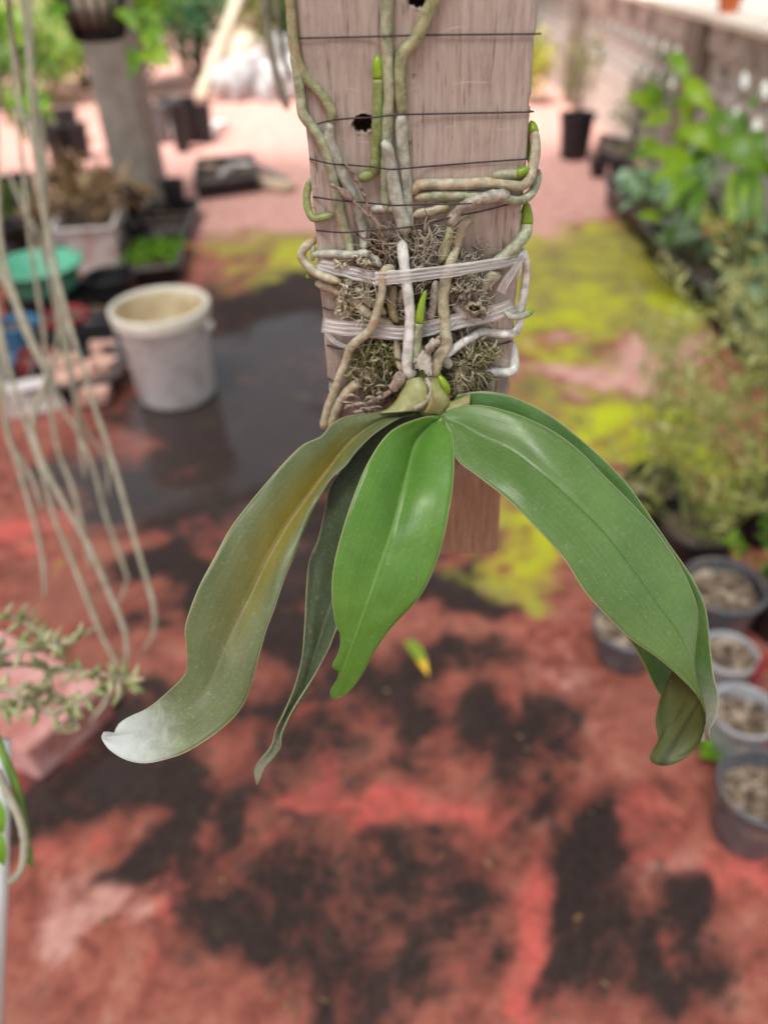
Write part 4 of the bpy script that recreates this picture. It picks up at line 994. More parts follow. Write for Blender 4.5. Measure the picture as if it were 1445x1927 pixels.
def tray_w(label, g, h, mat='black', fill=None, floor_z=0.0, name='tray', cat='tray', wall=.012, cells=None):
    c = sum(g, Vector()) / 4
    t = thing(name, label, cat, (c.x, c.y, floor_z))
    mb = MB()
    def ring(k, z): return [((p - c) * k + c) + Vector((0, 0, z)) for p in g]
    rs = [ring(.94, floor_z + .002), ring(1.0, floor_z + h - .004), ring(1.05, floor_z + h), ring(1.05, floor_z + h + .004), ring(.96, floor_z + h + .004), ring(.91, floor_z + .012)]
    for r_ in rs: mb.v += [tuple(p) for p in r_]
    mb.f = [(i * 4 + k, i * 4 + (k + 1) % 4, (i + 1) * 4 + (k + 1) % 4, (i + 1) * 4 + k) for i in range(5) for k in range(4)] + [(20, 21, 22, 23), (3, 2, 1, 0)]
    mb.obj('tray_body', M[mat], t, smooth=False)
    if mat == 'black':
        for k in range(4):
            m = MB(); a, b = rs[3][k], rs[3][(k + 1) % 4]; d = (b - a).normalized() * .004; m.tube([a + d, b - d], .006, 8); m.obj('lip', M['grey'], t)
    if cells:
        for ax, nn in ((0, cells[0]), (1, cells[1])):
            for i in range(1, nn):
                f = i / nn
                a, b = (g[0].lerp(g[1], f), g[3].lerp(g[2], f)) if ax == 0 else (g[0].lerp(g[3], f), g[1].lerp(g[2], f))
                a, b = (a - c) * .95 + c, (b - c) * .95 + c; d = (b - a); s = d.cross(Vector((0, 0, 1))).normalized() * .004
                m = MB(); z0, z1 = floor_z + .012, floor_z + h * .95
                m.add([a + s + Vector((0, 0, z0)), a - s + Vector((0, 0, z0)), b - s + Vector((0, 0, z0)), b + s + Vector((0, 0, z0)), a + s + Vector((0, 0, z1)), a - s + Vector((0, 0, z1)), b - s + Vector((0, 0, z1)), b + s + Vector((0, 0, z1))],
                      [(0, 1, 2, 3), (7, 6, 5, 4), (0, 4, 5, 1), (1, 5, 6, 2), (2, 6, 7, 3), (3, 7, 4, 0)])
                m.obj('divider', M[mat], t, smooth=False)
    if fill:
        n = 14; mb = MB()
        for i in range(n + 1):
            for j in range(n + 1):
                p = g[0].lerp(g[1], i / n).lerp(g[3].lerp(g[2], i / n), j / n); p = (p - c) * .93 + c
                mb.v.append((p.x, p.y, floor_z + h * .72 + .01 * noise.noise(Vector((p.x * 30, p.y * 30, 1)))))
        mb.f = [(i * (n + 1) + j, i * (n + 1) + j + 1, (i + 1) * (n + 1) + j + 1, (i + 1) * (n + 1) + j) for i in range(n) for j in range(n)]
        mb.obj('soil', M[fill], t)
    return t, c

# ------------------------------------------------------------------ breeze-block wall on the right
WXF = 1.85
wall = thing('block_wall', 'low perforated breeze-block wall with pale coping along the right side', 'wall', (WXF + .06, 5, 0))
mWall = nmat('wall_render', (.45, .40, .36), (.60, .54, .49), 7, .9, c3=(.28, .24, .21), scale3=2, bump=.4, bscale=40, bdist=.004)
mb = MB(); mb.box((WXF + .06, 5.4, .209), (.12, 8.2, .418)); mb.obj('plinth', mWall, wall, smooth=False)
mb = MB(); mb.box((WXF + .06, 5.4, .80), (.15, 8.2, .13)); mb.obj('beam', mWall, wall, smooth=False)
mb = MB(); mb.box((WXF + .06, 5.4, .88), (.24, 8.22, .03)); mb.obj('coping', nmat('coping_pale', (.60, .52, .43), (.78, .70, .60), 5, .8), wall, smooth=False)
BW, BH = .25, .158
def block_mesh():
    mb = MB(); K = 16; th = .03; rx, rz = .080, .050
    outer = []; inner = []
    for k in range(K):
        a = 2 * math.pi * (k + .5) / K; c_, s_ = math.cos(a), math.sin(a)
        m = max(abs(c_), abs(s_)); outer.append((c_ / m * (BW / 2 - .003), s_ / m * (BH / 2 - .003)))
        e = (abs(c_) ** 1.5 + abs(s_) ** 1.5) ** (1 / 1.5); inner.append((c_ / e * rx, s_ / e * rz))
    for x in (0, th):
        for ring in (outer, inner): mb.v += [(x, p[0], p[1]) for p in ring]
    for k in range(K):
        n = (k + 1) % K
        mb.f += [(k, n, K + n, K + k), (2 * K + n, 2 * K + k, 3 * K + k, 3 * K + n), (K + k, K + n, 3 * K + n, 3 * K + k), (n, k, 2 * K + k, 2 * K + n)]
    me = bpy.data.meshes.new('block'); me.from_pydata(mb.v, [], mb.f); me.materials.append(mWall); return me
bme = block_mesh()
for i in range(32):
    for j in (1, 2):
        ob = bpy.data.objects.new('block', bme); col.objects.link(ob); ob.parent = wall
        ob.location = (WXF + .015 - wall.location.x, 1.5 + i * BW - wall.location.y, .26 + BH * (j + .5))
for yy in (4.82, 7.6, 2.3):
    mb = MB(); mb.box((WXF + .05, yy, .43), (.22, .24, .86)); mb.obj('pier', nmat('pier', (.16, .12, .095), (.26, .20, .165), 8, .9, bump=.4, bscale=50, bdist=.004), wall, smooth=False)
c = Y(1385, 2, 5.0)
pt, _, _ = pot('small orange pot standing on the wall coping', 0, 0, 0, .12, nmat('terracotta', (.62, .16, .06), (.75, .24, .10), 12, .7), 'soil', loc=(WXF + .06, 4.9, .895), r=.07, chips=0) if False else (None, None, None)
t = thing('flower_pot', 'orange clay pot standing on the wall coping', 'pot', (WXF + .07, 4.72, .895))
mb = MB(); mb.lathe([(0, 0), (.045, 0), (.062, .08), (.072, .082), (.073, .105), (.064, .105), (.055, .03), (0, .03)], 28, t.location); mb.obj('pot_body', nmat('terracotta', (.60, .15, .05), (.75, .24, .10), 12, .7), t)

# ------------------------------------------------------------------ right side: pots near the camera
PG = 'pots standing along the right edge'
pot('dark grey plastic pot of bark chips, nearest of the right-hand pots', 1441, 1478, 166, .15, 'grey', group=PG)
for i, (lab, px, py, w, h, m) in enumerate((
        ('cloudy clear pot of stony bark behind the nearest grey pot', 1402, 1335, 124, .12, 'clear'),
        ('small cloudy clear pot of bark in the middle of the right-hand row', 1372, 1226, 104, .11, 'clear'),
        ('grey pot half hidden behind the curled leaf tip', 1186, 1172, 134, .11, 'grey'),
        ('wide grey pot of pale bark below the feathery plant', 1364, 1098, 150, .14, 'grey'))):
    pot(lab, px, py, w, h, m, group=PG)
_, fp1, fr1 = pot('black pot under the feathery plant, left of its pair', 1238, 902, 118, .14, 'black', group=PG)
_, fp2, fr2 = pot('black pot under the feathery plant, right of its pair', 1318, 985, 140, .14, 'black', 'soil', group=PG)
_, fp3, fr3 = pot('black pot at the right picture edge behind the feathery plant', 1450, 925, 140, .14, 'black', group=PG)
_, fp4, _ = pot('black pot at the right picture edge beside the wide grey pot', 1490, 1110, 130, .13, 'black', 'soil', group=PG)
# red label stake
mb = MB(); g = G(1432, 1262, .10); mb.box((g[0], g[1], .115), (.05, .004, .05), Matrix.Rotation(.6, 3, 'Z')); mb.box((g[0], g[1], .05), (.012, .003, .1), Matrix.Rotation(.6, 3, 'Z'))
tag(mb.obj('plant_tag', M['redp'], smooth=False), 'red plastic plant tag between the right-hand pots', 'plant tag')
# low green leaves near the nearest pot
t = thing('seedling', 'low plant with broad green leaves behind the nearest grey pot', 'plant', G(1345, 1430))
mb = MB(); b0 = Vector(G(1345, 1432)); 
for a in np.linspace(0, 6.28, 8)[:-1]: strap_leaf(mb, b0 + Vector((0, 0, .02)), b0 + Vector((.055 * math.cos(a), .055 * math.sin(a), .05)), .04, (0, 0, 1), .1)
mb.obj('leaves', L_BRIGHT, t)
mb = MB(); mb.tube([b0, b0 + Vector((0, 0, .025))], .004, 8); mb.obj('stem', M['stemg'], t)

def feathery(label, base, n_st, H, lean, leafmat=L_PALE, ln=.03, lw=.0045, per=60, spread=.14, name='feathery_plant'):
    t = thing(name, label, 'plant', base, 'feathery plants in the right-hand pots')
    ms, ml = MB(), MB()
    for _ in range(n_st):
        a = random.uniform(0, 6.28); b = Vector(base) + Vector((random.gauss(0, .025), random.gauss(0, .025), 0))
        tip = b + Vector((math.cos(a) * spread * random.random() + lean[0], math.sin(a) * spread * random.random() + lean[1], H * random.uniform(.6, 1.1)))
        ctl = cat_rom([tuple(b), tuple(b.lerp(tip, .5) + rv(.015) - Vector((lean[0], lean[1], 0)) * .25), tuple(tip)], 14)
        ms.tube(ctl, list(np.linspace(.0022, .0008, 14)), 6)
        for _k in range(per):
            q = random.uniform(.3, 1); i = min(12, int(q * 13)); p = Vector(ctl[i]).lerp(Vector(ctl[i + 1]), random.random())
            d = rv(1); d.z = abs(d.z) * .7 + .2
            ml.leafquad(p, d, rv(1), ln * random.uniform(.6, 1.4), lw * random.uniform(.7, 1.5))
    ms.obj('stems', M['stemg'], t); ml.obj('leaves', leafmat, t)
feathery('feathery yellow-green plant in the left black pot', fp1 + np.array([0, 0, .11]), 20, .46, (.08, .05), L_PALE, .05, .0075, 30, .40)
feathery('feathery yellow-green plant spilling over the right black pot', fp2 + np.array([0, 0, .10]), 20, .44, (.02, .06), varleaf('foliage_lime', [(0, (.26, .36, .06)), (.5, (.46, .54, .14)), (1, (.64, .68, .27))], .5, .45), .05, .0075, 28, .40)
feathery('taller feathery plant at the right picture edge', fp3 + np.array([0, 0, .10]), 24, .62, (-.14, .03), varleaf('foliage_straw', [(0, (.36, .42, .11)), (.5, (.54, .58, .24)), (1, (.70, .72, .36))], .5, .45), .05, .0075, 28, .40)
feathery('bright leafy sprig in the pot beside the wide grey one', fp4 + np.array([0, 0, .09]), 7, .22, (-.08, .02), L_BRIGHT, .04, .012, 22, .08)

# black trays of begonias along the wall
TB = [('row of silver-leaved begonias in the near black tray', 1.34, 1.80, 2.25, 2.95), ('row of silver-leaved begonias in the middle black tray', 1.33, 1.79, 3.02, 3.75), ('row of silver-leaved begonias in the far black tray', 1.35, 1.80, 3.82, 4.55)]
for lab, x0, x1, y0, y1 in TB:
    pos = lab.split(' in the ')[1]
    tt_, c = tray_w(pos.replace('black tray', 'long black plant tray') + ' below the block wall', [Vector((x0, y0, 0)), Vector((x1, y0, 0)), Vector((x1, y1, 0)), Vector((x0, y1, 0))], .13, 'black', 'soil', name='plant_tray')
    t = thing('begonia', lab, 'plant', (c.x, c.y, .1), 'begonias in the trays')
    ml, ms = MB(), MB()
    for _ in range(90):
        b = Vector((random.uniform(x0 + .05, x1 - .03), random.uniform(y0 + .05, y1 - .05), .09))
        h = random.uniform(.04, .17) + .12 * max(0, (b.x - x0) / (x1 - x0) - .3); p = b + Vector((random.gauss(-.03, .04), random.gauss(0, .04), h))
        ms.tube([b, b.lerp(p, .5) + rv(.01), p], .0025, 5)
        if random.random() < .6: round_leaf(ml, p, random.uniform(.026, .05), Vector((-.25, -.35, 1)) + rv(.35))
        else: strap_leaf(ml, p, p + Vector((random.gauss(-.03, .05), random.gauss(-.02, .05), random.uniform(-.02, .05))), .035, (0, 0, 1))
    ms.obj('stems', M['stemg'], t); ml.obj('leaves', L_SILV if y0 > 2.9 else varleaf('begonia_near', [(0, (.05, .10, .04)), (.5, (.10, .20, .09)), (1, (.2, .33, .18))]), t)

# tall cane plant
t = thing('cane_plant', 'tall bright green cane plant leaning over the right-hand trays', 'plant', (1.60, 3.1, .1))
ms, ml = MB(), MB()
ZC = 3.02
def cz(px, py, dz=0): return tuple(P(px, py, ZC + dz))
for pts in ([(1420, 560), (1400, 440), (1392, 330), (1345, 230), (1285, 150), (1255, 95)], [(1440, 600), (1430, 480), (1425, 380), (1420, 310)], [(1370, 560), (1340, 420), (1300, 340), (1230, 290), (1195, 270)], [(1400, 560), (1370, 400), (1330, 300), (1290, 240), (1220, 200)]):
    ms.tube(cat_rom([cz(*p) for p in pts], 16), list(np.linspace(.007, .003, 16)), 8)
ms.obj('stems', M['stemg'], t)
nrm = Vector(-ray(1350, 250)) + Vector((0, 0, .6))
for (x0, y0, x1, y1, w, z) in ((1262, 100, 1300, 165, .045, 0), (1290, 150, 1345, 220, .05, -.05), (1300, 170, 1290, 240, .05, .05), (1335, 215, 1405, 250, .05, -.08), (1340, 225, 1330, 300, .05, .04),
                               (1350, 262, 1440, 330, .085, -.1), (1345, 270, 1300, 330, .06, .05), (1392, 320, 1372, 425, .06, -.12), (1398, 320, 1402, 430, .06, -.14), (1402, 320, 1430, 415, .055, -.1),
                               (1300, 300, 1205, 285, .05, 0), (1295, 310, 1225, 345, .05, -.04), (1250, 290, 1180, 300, .05, 0), (1310, 330, 1250, 400, .05, -.05), (1230, 205, 1175, 175, .045, .05), (1260, 215, 1205, 235, .05, .08),
                               (1240, 200, 1215, 150, .04, .05), (1320, 350, 1290, 420, .05, -.05), (1360, 300, 1400, 285, .05, 0), (1410, 250, 1445, 300, .06, .1), (1280, 240, 1350, 290, .06, 0)):
    strap_leaf(ml, cz(x0, y0, z), cz(x1, y1, z - .05), w * 1.3, nrm + rv(.25), random.uniform(.06, .18))
for _ in range(34):
    x, y = random.uniform(1190, 1460), random.uniform(180, 430); a = random.uniform(0, 6.28)
    strap_leaf(ml, cz(x, y, .15), cz(x + 50 * math.cos(a), y + 40 * math.sin(a) + 10, random.uniform(.05, .3)), random.uniform(.03, .05), nrm + rv(.5))
ml.obj('leaves', varleaf('cane_leaf', [(0, (.07, .18, .012)), (.5, (.16, .33, .012)), (1, (.32, .50, .015))], .4, .4), t)
mf = MB()
for _ in range(60):
    x, y = random.gauss(1365, 28), random.gauss(425, 12)
    mf.leafquad(cz(x, y, -.08), rv(1), rv(1), .03, .02)
mf.obj('flower_petals', varleaf('dry_flowers', [(0, (.45, .16, .04)), (.5, (.62, .36, .05)), (1, (.55, .45, .12))]), t)['kind'] = 'stuff'
# scruffy shrub behind, in front of the wall
def shrub(label, base, r, H, n, L, W, mat, name='shrub', stem='brownst', group=None, twigs=7):
    t = thing(name, label, 'shrub', base, group)
    ms, ml = MB(), MB(); b = Vector(base)
    for _ in range(twigs):
        e = b + Vector((random.gauss(0, r * .4), random.gauss(0, r * .4), H * random.uniform(.6, 1)))
        ms.tube(cat_rom([tuple(b), tuple(b.lerp(e, .5) + rv(r * .08)), tuple(e)], 8), list(np.linspace(.012, .004, 8) * max(.4, r * 2)), 6)
    ms.obj('stems', M[stem], t)
    for _k in range(5):
        cc = b + Vector((random.gauss(0, r * .35), random.gauss(0, r * .35), H * random.uniform(.35, .8)))
        cloud(ml, cc, (r * .7, r * .7, H * .38), n // 5, L, W)
    ml.obj('leaves', mat, t); return t
shrub('sparse twiggy shrub in front of the wall pier', (1.70, 5.2, 0), .20, .70, 200, .07, .024, L_GREEN)

# black potted shrub and yellow bush at the far end of the path
_, fb, _ = pot('black pot with a thin olive shrub at the far end of the path', 1088, 212, 66, .28, 'black', 'soil', chips=0)
t = shrub('thin olive shrub growing in the far black pot', (fb[0], fb[1], .25), .15, .50, 150, .07, .020, varleaf('olive_leaf', [(0, (.16, .18, .05)), (.6, (.30, .32, .10)), (1, (.45, .44, .16))]))
g = G(1018, 215); shrub('round yellow bush beyond the board at the far end', (g[0], g[1] + .5, 0), .26, .55, 420, .07, .035, L_YEL)
tray('dark shallow tray of scraps at the far foot of the wall', [(1120, 300), (1185, 330), (1180, 285), (1128, 272)], .07, 'black', 'soil')
for i, (px, py) in enumerate(((1128, 300), (1165, 300))):
    pot(('small black pot at the far foot of the wall, nearer the path', 'small black pot at the far foot of the wall, nearer the wall')[i], px, py, 34, .10, 'black', None)

# ------------------------------------------------------------------ left side
# bucket
bk = G(318, 752); rb = 91 * zdepth(G(300, 573, .34)) / FPX
c = G(301, 573, .34); bx = (c[0] * .5 + bk[0] * .5 + .012, c[1] + .0, 0)
t = thing('bucket', 'dirty white plastic bucket standing on the wet floor', 'bucket', bx)
mb = MB(); h = .34; r0, r1 = rb * .84, rb * .985
mb.lathe([(0, .004), (r0 * .95, .004), (r0, .014), (r1 * .915, h * .78), (r1 * .95, h * .80), (r1 * .955, h - .045), (r1 * 1.03, h - .040), (r1 * 1.05, h - .004), (r1 * 1.03, h), (r1 * .97, h), (r1 * .955, h - .01)], 48, bx)
mb.obj('bucket_body', nmat('bucket_plastic', (.80, .785, .785), (.90, .895, .895), 12, .42, c3=(.66, .62, .59), scale3=16), t)
mb = MB(); mb.lathe([(r1 * .955, h - .01), (r1 * .90, h * .78), (r0 * .93, .03), (0, .03)], 48, bx)
mb.obj('bucket_inside', nmat('bucket_stain', (.52, .40, .22), (.74, .66, .48), 12, .5), t)
mb = MB(); mb.lathe([(r1 * 1.031, h - .039), (r1 * 1.053, h - .004), (r1 * 1.033, h + .003), (r1 * .968, h + .003), (r1 * .957, h - .009)], 48, bx)
mb.obj('bucket_rim', nmat('bucket_rim', (.66, .64, .54), (.80, .79, .70), 14, .4), t)
for sgn in (-1, 1):
    a = math.radians(-12 if sgn > 0 else 168); mb = MB(); p = Vector(bx) + Vector((math.cos(a) * r1 * 1.03, math.sin(a) * r1 * 1.03, h * .80))
    mb.tube([p - Vector((math.cos(a), math.sin(a), 0)) * .015, p + Vector((math.cos(a), math.sin(a), 0)) * .012], .017, 14); mb.obj('lug', M['white'], t)
mb = MB(); pts = []
for k in range(25):
    a = math.radians(168 + 180 * k / 24); pts.append(Vector(bx) + Vector((math.cos(a) * r1 * 1.06, math.sin(a) * r1 * 1.06, h * .80 - .10 * math.sin(math.pi * k / 24))))
mb.tube(pts, .0022, 8); mb.obj('wire_handle', M['wire'], t)

# concrete post
pb = G(302, 404)
t = thing('concrete_post', 'square grey concrete post rising among the black pots', 'post', (pb[0], pb[1], 0))
mb = MB(); mb.box((pb[0] - .115, pb[1] + .17, 1.35), (.23, .34, 2.7)); ob = mb.obj('post_shaft', M['conc'], t, smooth=False)
bv = ob.modifiers.new('b', 'BEVEL'); bv.width = .012; bv.segments = 2
mb = MB(); mb.box((pb[0] - .115, pb[1] + .17, .02), (.28, .40, .04)); mb.obj('footing', M['conc'], t, smooth=False)
# hanging black slotted basket
hb = np.array(P(175, 8, 2.3))
t = thing('hanging_basket', 'black slotted plastic basket hanging at the top left', 'basket', hb - np.array([0, 0, .09]))
mb = MB(); R0, R1, HH = .072, .10, .15; z0 = hb[2] - .09
mb.lathe([(0, 0), (R0, 0), (R0 * 1.02, .012), (R0 * .95, .012), (0, .008)], 24, (hb[0], hb[1], z0)); mb.obj('basket_base', M['black'], t)
mb = MB(); mb.lathe([(R1 * .98, HH - .03), (R1 * 1.05, HH - .02), (R1 * 1.07, HH), (R1 * 1.0, HH), (R1 * .95, HH - .03), (R1 * .98, HH - .03)], 24, (hb[0], hb[1], z0)); mb.obj('rim', M['black'], t)
for k in range(16):
    a = 2 * math.pi * k / 16; e = Vector((math.cos(a), math.sin(a), 0)); mb = MB()
    mb.tube([Vector((hb[0], hb[1], z0 + .008)) + e * R0, Vector((hb[0], hb[1], z0 + HH - .025)) + e * R1 * .985], .008, 6); mb.obj('slat', M['black'], t)
mb = MB(); mb.blob((hb[0], hb[1], z0 + .07), (.075, .075, .06), 2, .2); mb.obj('potting_mix', M['bark'], t)
for k in range(3):
    a = 2 * math.pi * k / 3; mb = MB(); mb.tube([Vector((hb[0] + math.cos(a) * R1, hb[1] + math.sin(a) * R1, z0 + HH)), Vector((hb[0], hb[1], z0 + .6))], .0015, 6); mb.obj('hanger_wire', M['wire'], t)
t = thing('hanging_plant', 'green leafy plant trailing from the hanging black basket', 'plant', (hb[0], hb[1], z0 + .1))
mb = MB(); ms = MB()
for (x0, y0, x1, y1, w) in ((220, 20, 262, 60, .04), (262, 60, 285, 100, .03), (270, 95, 325, 125, .085), (240, 40, 300, 30, .04), (285, 40, 300, 90, .05), (130, 10, 80, 40, .04), (250, 90, 245, 150, .04), (60, 60, 5, 110, .05), (40, 90, 20, 130, .06)):
    strap_leaf(mb, P(x0, y0, 2.25), P(x1, y1, 2.2), w, Vector(-ray(200, 60)) + Vector((0, 0, .8)) + rv(.2))
ms.tube(cat_rom([tuple(P(190, -20, 2.3)), tuple(P(235, 30, 2.26)), tuple(P(270, 95, 2.25))], 10), .003, 6)
ms.tube(cat_rom([tuple(P(150, -20, 2.3)), tuple(P(90, 30, 2.26)), tuple(P(40, 90, 2.25))], 10), .003, 6)
ms.obj('stems', M['stemg'], t); mb.obj('leaves', L_BRIGHT, t)

# hanging aerial roots of another orchid, at the left edge
hr = thing('hanging_orchid_roots', 'long bare grey roots of another orchid dangling at the left edge', 'roots', P(40, -60, .78))
def strand(pts, w, z, mat=M['aerial'], par=hr, name='root'):
    c = cat_rom([tuple(P(p[0], p[1], z + (p[2] if len(p) > 2 else 0))) for p in pts], 40); sd = random.random() * 50
    rad = [w / 2 * zdepth(c[i]) / FPX * (1 + .15 * noise.noise(Vector((i * .5, sd, 0)))) * (1 if i < 37 else (.9, .75, .4)[i - 37]) for i in range(40)]
    mb = MB(); mb.tube(c, rad, 10); return mb.obj(name, mat, par)
for pts, w, z in (
        ([(14, -60), (18, 0), (23, 78), (35, 194), (58, 252), (77, 368), (95, 470), (120, 566), (143, 651), (160, 700), (174, 755), (203, 838), (233, 940), (262, 1045), (287, 1129), (291, 1187), (269, 1227)], 15, .72),
        ([(40, -60), (50, 60), (62, 220), (85, 400), (101, 508), (112, 600), (98, 700), (110, 760), (145, 809), (178, 889), (196, 962), (225, 1045), (240, 1092), (218, 1147)], 12, .80),
        ([(-20, -60), (-10, 150), (-5, 330), (5, 480), (43, 597), (70, 660), (89, 715), (60, 790), (80, 870), (124, 954), (167, 1027), (203, 1111), (236, 1191), (238, 1263)], 17, .70),
        ([(-30, 300), (-20, 480), (-4, 620), (8, 720), (10, 800), (36, 882), (62, 973), (80, 1049), (85, 1129)], 14, .76),
        ([(30, 200), (45, 330), (55, 440), (70, 540), (85, 650), (91, 736), (109, 845), (142, 936), (171, 1074)], 13, .82),
        ([(-10, 560), (10, 660), (30, 740), (55, 816), (80, 890), (102, 973), (124, 1027), (156, 1107), (189, 1191), (218, 1252), (205, 1310), (168, 1362)], 14, .72),
        ([(15, 322), (43, 388), (70, 440), (100, 560), (120, 650), (138, 736), (160, 809), (200, 864), (203, 936)], 11, .84),
        ([(-25, 400), (-5, 500), (23, 560), (55, 640), (89, 705), (85, 730), (58, 765)], 18, .74),
        ([(75, 380), (95, 460), (118, 560), (125, 640), (88, 706)], 10, .83),
        ([(-30, 640), (0, 730), (20, 830), (60, 900), (80, 960)], 13, .8)):
    strand(pts, w * .62, z * 1.62)
for k in range(3):
    x = random.uniform(-20, 60); pts = [(x, -60)]
    for yy in range(120, random.choice((620, 800, 980, 1080)), 130):
        x += random.uniform(-2, 24); pts.append((x, yy))
    strand(pts, random.uniform(6, 9), random.uniform(1.05, 1.35))
strand([(8, -60), (20, 40), (35, 120), (45, 180)], 8, .74, M['brownst'], hr, 'stem')
t = thing('hanging_roots', 'dark brown dangling roots just left of the board top', 'roots', P(520, -60, .95))
strand([(488, -60), (497, 0), (504, 58), (519, 136), (541, 205)], 17, .95, nmat('dark_root', (.10, .085, .06), (.2, .17, .12), 60, .7), t)
strand([(512, -60), (520, 20), (530, 90), (548, 150)], 10, 1.0, nmat('dark_root2', (.12, .11, .07), (.22, .2, .14), 60, .7), t)

# pale leafy plant at the lower left, growing over a pink block
t = thing('paving_block', 'faded pink concrete block on the floor at the lower left', 'block', G(60, 1320))
z = .10; cs = [G(x, y, z) for x, y in ((-230, 1290), (-60, 1150), (198, 1288), (48, 1415))]
mb = MB(); b = [np.array([p[0], p[1], 0.0]) for p in cs]; mb.add(b + cs, [(3, 2, 1, 0), (4, 5, 6, 7), (0, 1, 5, 4), (1, 2, 6, 5), (2, 3, 7, 6), (3, 0, 4, 7)])
ob = mb.obj('block_body', nmat('pink_concrete', (.52, .24, .22), (.70, .40, .38), 12, .85, bump=.4, bscale=60, bdist=.004, c3=(.42, .16, .13), scale3=8), t, smooth=False)
bv = ob.modifiers.new('b', 'BEVEL'); bv.width = .008; bv.segments = 2
t = thing('succulent', 'pale trailing succulent with small fleshy leaves at the lower left', 'plant', P(-40, 1260, .74))
ms, ml = MB(), MB()
for pts in ([(-60, 1240), (20, 1225), (90, 1215), (150, 1200)], [(-60, 1270), (30, 1250), (110, 1262), (190, 1268), (250, 1288)], [(-60, 1300), (20, 1300), (80, 1340), (130, 1330), (190, 1290)], [(-60, 1200), (0, 1160), (60, 1180), (110, 1230)], [(-60, 1330), (10, 1330), (60, 1320), (100, 1300), (150, 1372)]):
    c = cat_rom([tuple(P(x, y, .74 + random.gauss(0, .02))) for x, y in pts], 24); ms.tube(c, list(np.linspace(.0028, .0016, 24)), 7)
    for _ in range(34):
        p = Vector(c[random.randrange(4, 24)]); d = rv(1).normalized()
        L = random.uniform(.010, .022); ml.tube([p, p + d * L * .5, p + d * L], [.0012, .0032, .0008], 6)
for k in range(5):
    p = Vector(P(238, 1285, .74)); d = rv(1).normalized(); ml.tube([p, p + d * .012, p + d * .025], [.0015, .0035, .001], 6)
ms.obj('stems', M['aerial'], t); ml.obj('leaves', varleaf('succulent_leaf', [(0, (.25, .36, .12)), (.5, (.42, .48, .24)), (1, (.58, .52, .34))], .4, .2), t)
# white pipe with green stem at the lower left edge
mb = MB(); mb.tube([P(-4, 1395, .62), P(-8, 1640, .62), P(-22, 1990, .62)], .0100, 18)
tag(mb.obj('white_pipe', nmat('white_pipe', (.66, .74, .76), (.80, .85, .86), 20, .3)), 'glossy white pipe at the lower left picture edge', 'pipe')
t = thing('climbing_orchid', 'green stem and pale root clinging to the white pipe', 'plant', P(0, 1400, .60))
strand([(-14, 1370), (6, 1420), (30, 1480), (46, 1560), (52, 1600), (60, 1632)], 15, .60, nmat('climb_stem', (.10, .22, .03), (.18, .32, .05), 60, .4), t, 'stem')
strand([(-4, 1450), (14, 1492), (36, 1540), (46, 1590), (38, 1640), (14, 1664)], 15, .59, M['aerial'], t)
for (x, y) in ((2, 1540), (4, 1600)):
    mb = MB(); strap_leaf(mb, P(-16, y - 40, .595), P(x + 4, y + 30, .595), .012, Vector(-ray(0, 1500))); mb.obj('leaf', L_BRIGHT, t)

# trays, boxes and pots beside the bucket
TT, tc = tray('black seedling tray of bright green seedlings behind the bucket', [(238, 548), (342, 535), (352, 470), (252, 478)], .09, 'black', 'soil')
t = thing('seedlings', 'bright green seedlings filling the tray behind the bucket', 'plant', (tc.x, tc.y, .06))
mb = MB()
for _ in range(240):
    p = tc + Vector((random.uniform(-.13, .13), random.uniform(-.16, .16), .07)); mb.leafquad(p, Vector((random.gauss(0, .5), random.gauss(0, .5), 1)), rv(1), .055, .022)
mb.obj('leaves', L_BRIGHT, t); t['kind'] = 'stuff'
tray('empty black cell tray behind the green seedlings', [(255, 466), (356, 458), (378, 402), (292, 405)], .08, 'black', 'soil', cells=(4, 4))
fb_ = tray('dirty white foam box of withered plants left of the seedling trays', [(120, 520), (232, 512), (250, 440), (150, 445)], .22, 'foam', 'soil', name='foam_box', cat='box')
t = thing('withered_plants', 'withered brown plants standing in the foam box', 'plant', (fb_[1].x, fb_[1].y, .15))
mb, ms = MB(), MB()
for _ in range(150):
    p = fb_[1] + Vector((random.uniform(-.2, .2), random.uniform(-.15, .15), .17)); e = p + Vector((random.gauss(0, .06), random.gauss(0, .06), random.uniform(.05, .2)))
    if _ % 5 == 0: ms.tube([p, p.lerp(e, .5) + rv(.01), e], .003, 5)
    strap_leaf(mb, e, e + rv(.05), .03, rv(1))
ms.obj('stems', M['brownst'], t); mb.obj('leaves', L_DRY, t)
pot('wide black tub between the foam box and the bucket', 205, 515, 92, .16, 'black', None, taper=.8)
pot('black pot in front of the concrete post', 238, 352, 54, .22, 'black', 'soil', chips=0)
pot('black pot behind the concrete post on its right', 322, 338, 44, .22, 'black', 'soil', chips=0)
tray('shallow black tray between the bucket and the turquoise basin', [(150, 628), (222, 616), (232, 560), (166, 566)], .07, 'black', 'soil')
tray('black tray at the left edge behind the dangling roots', [(-60, 470), (62, 462), (85, 405), (-20, 408)], .10, 'black', 'soil')
for lab, px, py, w in (('black pot between the foam box and the seedling tray', 252, 415, 44), ('small black pot left of the foam box', 100, 455, 48), ('black pot at the left edge above the basin', -5, 470, 60)):
    pot(lab, px, py, w, .16, 'black', 'soil', chips=0, group='black nursery pots on the left')
for lab, x, y, r, H, m in (('weedy green plant in the left edge tray', 20, 425, .16, .28, L_GREEN), ('pinkish dry weed left of the foam box', 95, 440, .14, .25, L_DRY)):
    g = G(x, y, .08); shrub(lab, (g[0], g[1], .07), r, H, 160, .06, .025, m)
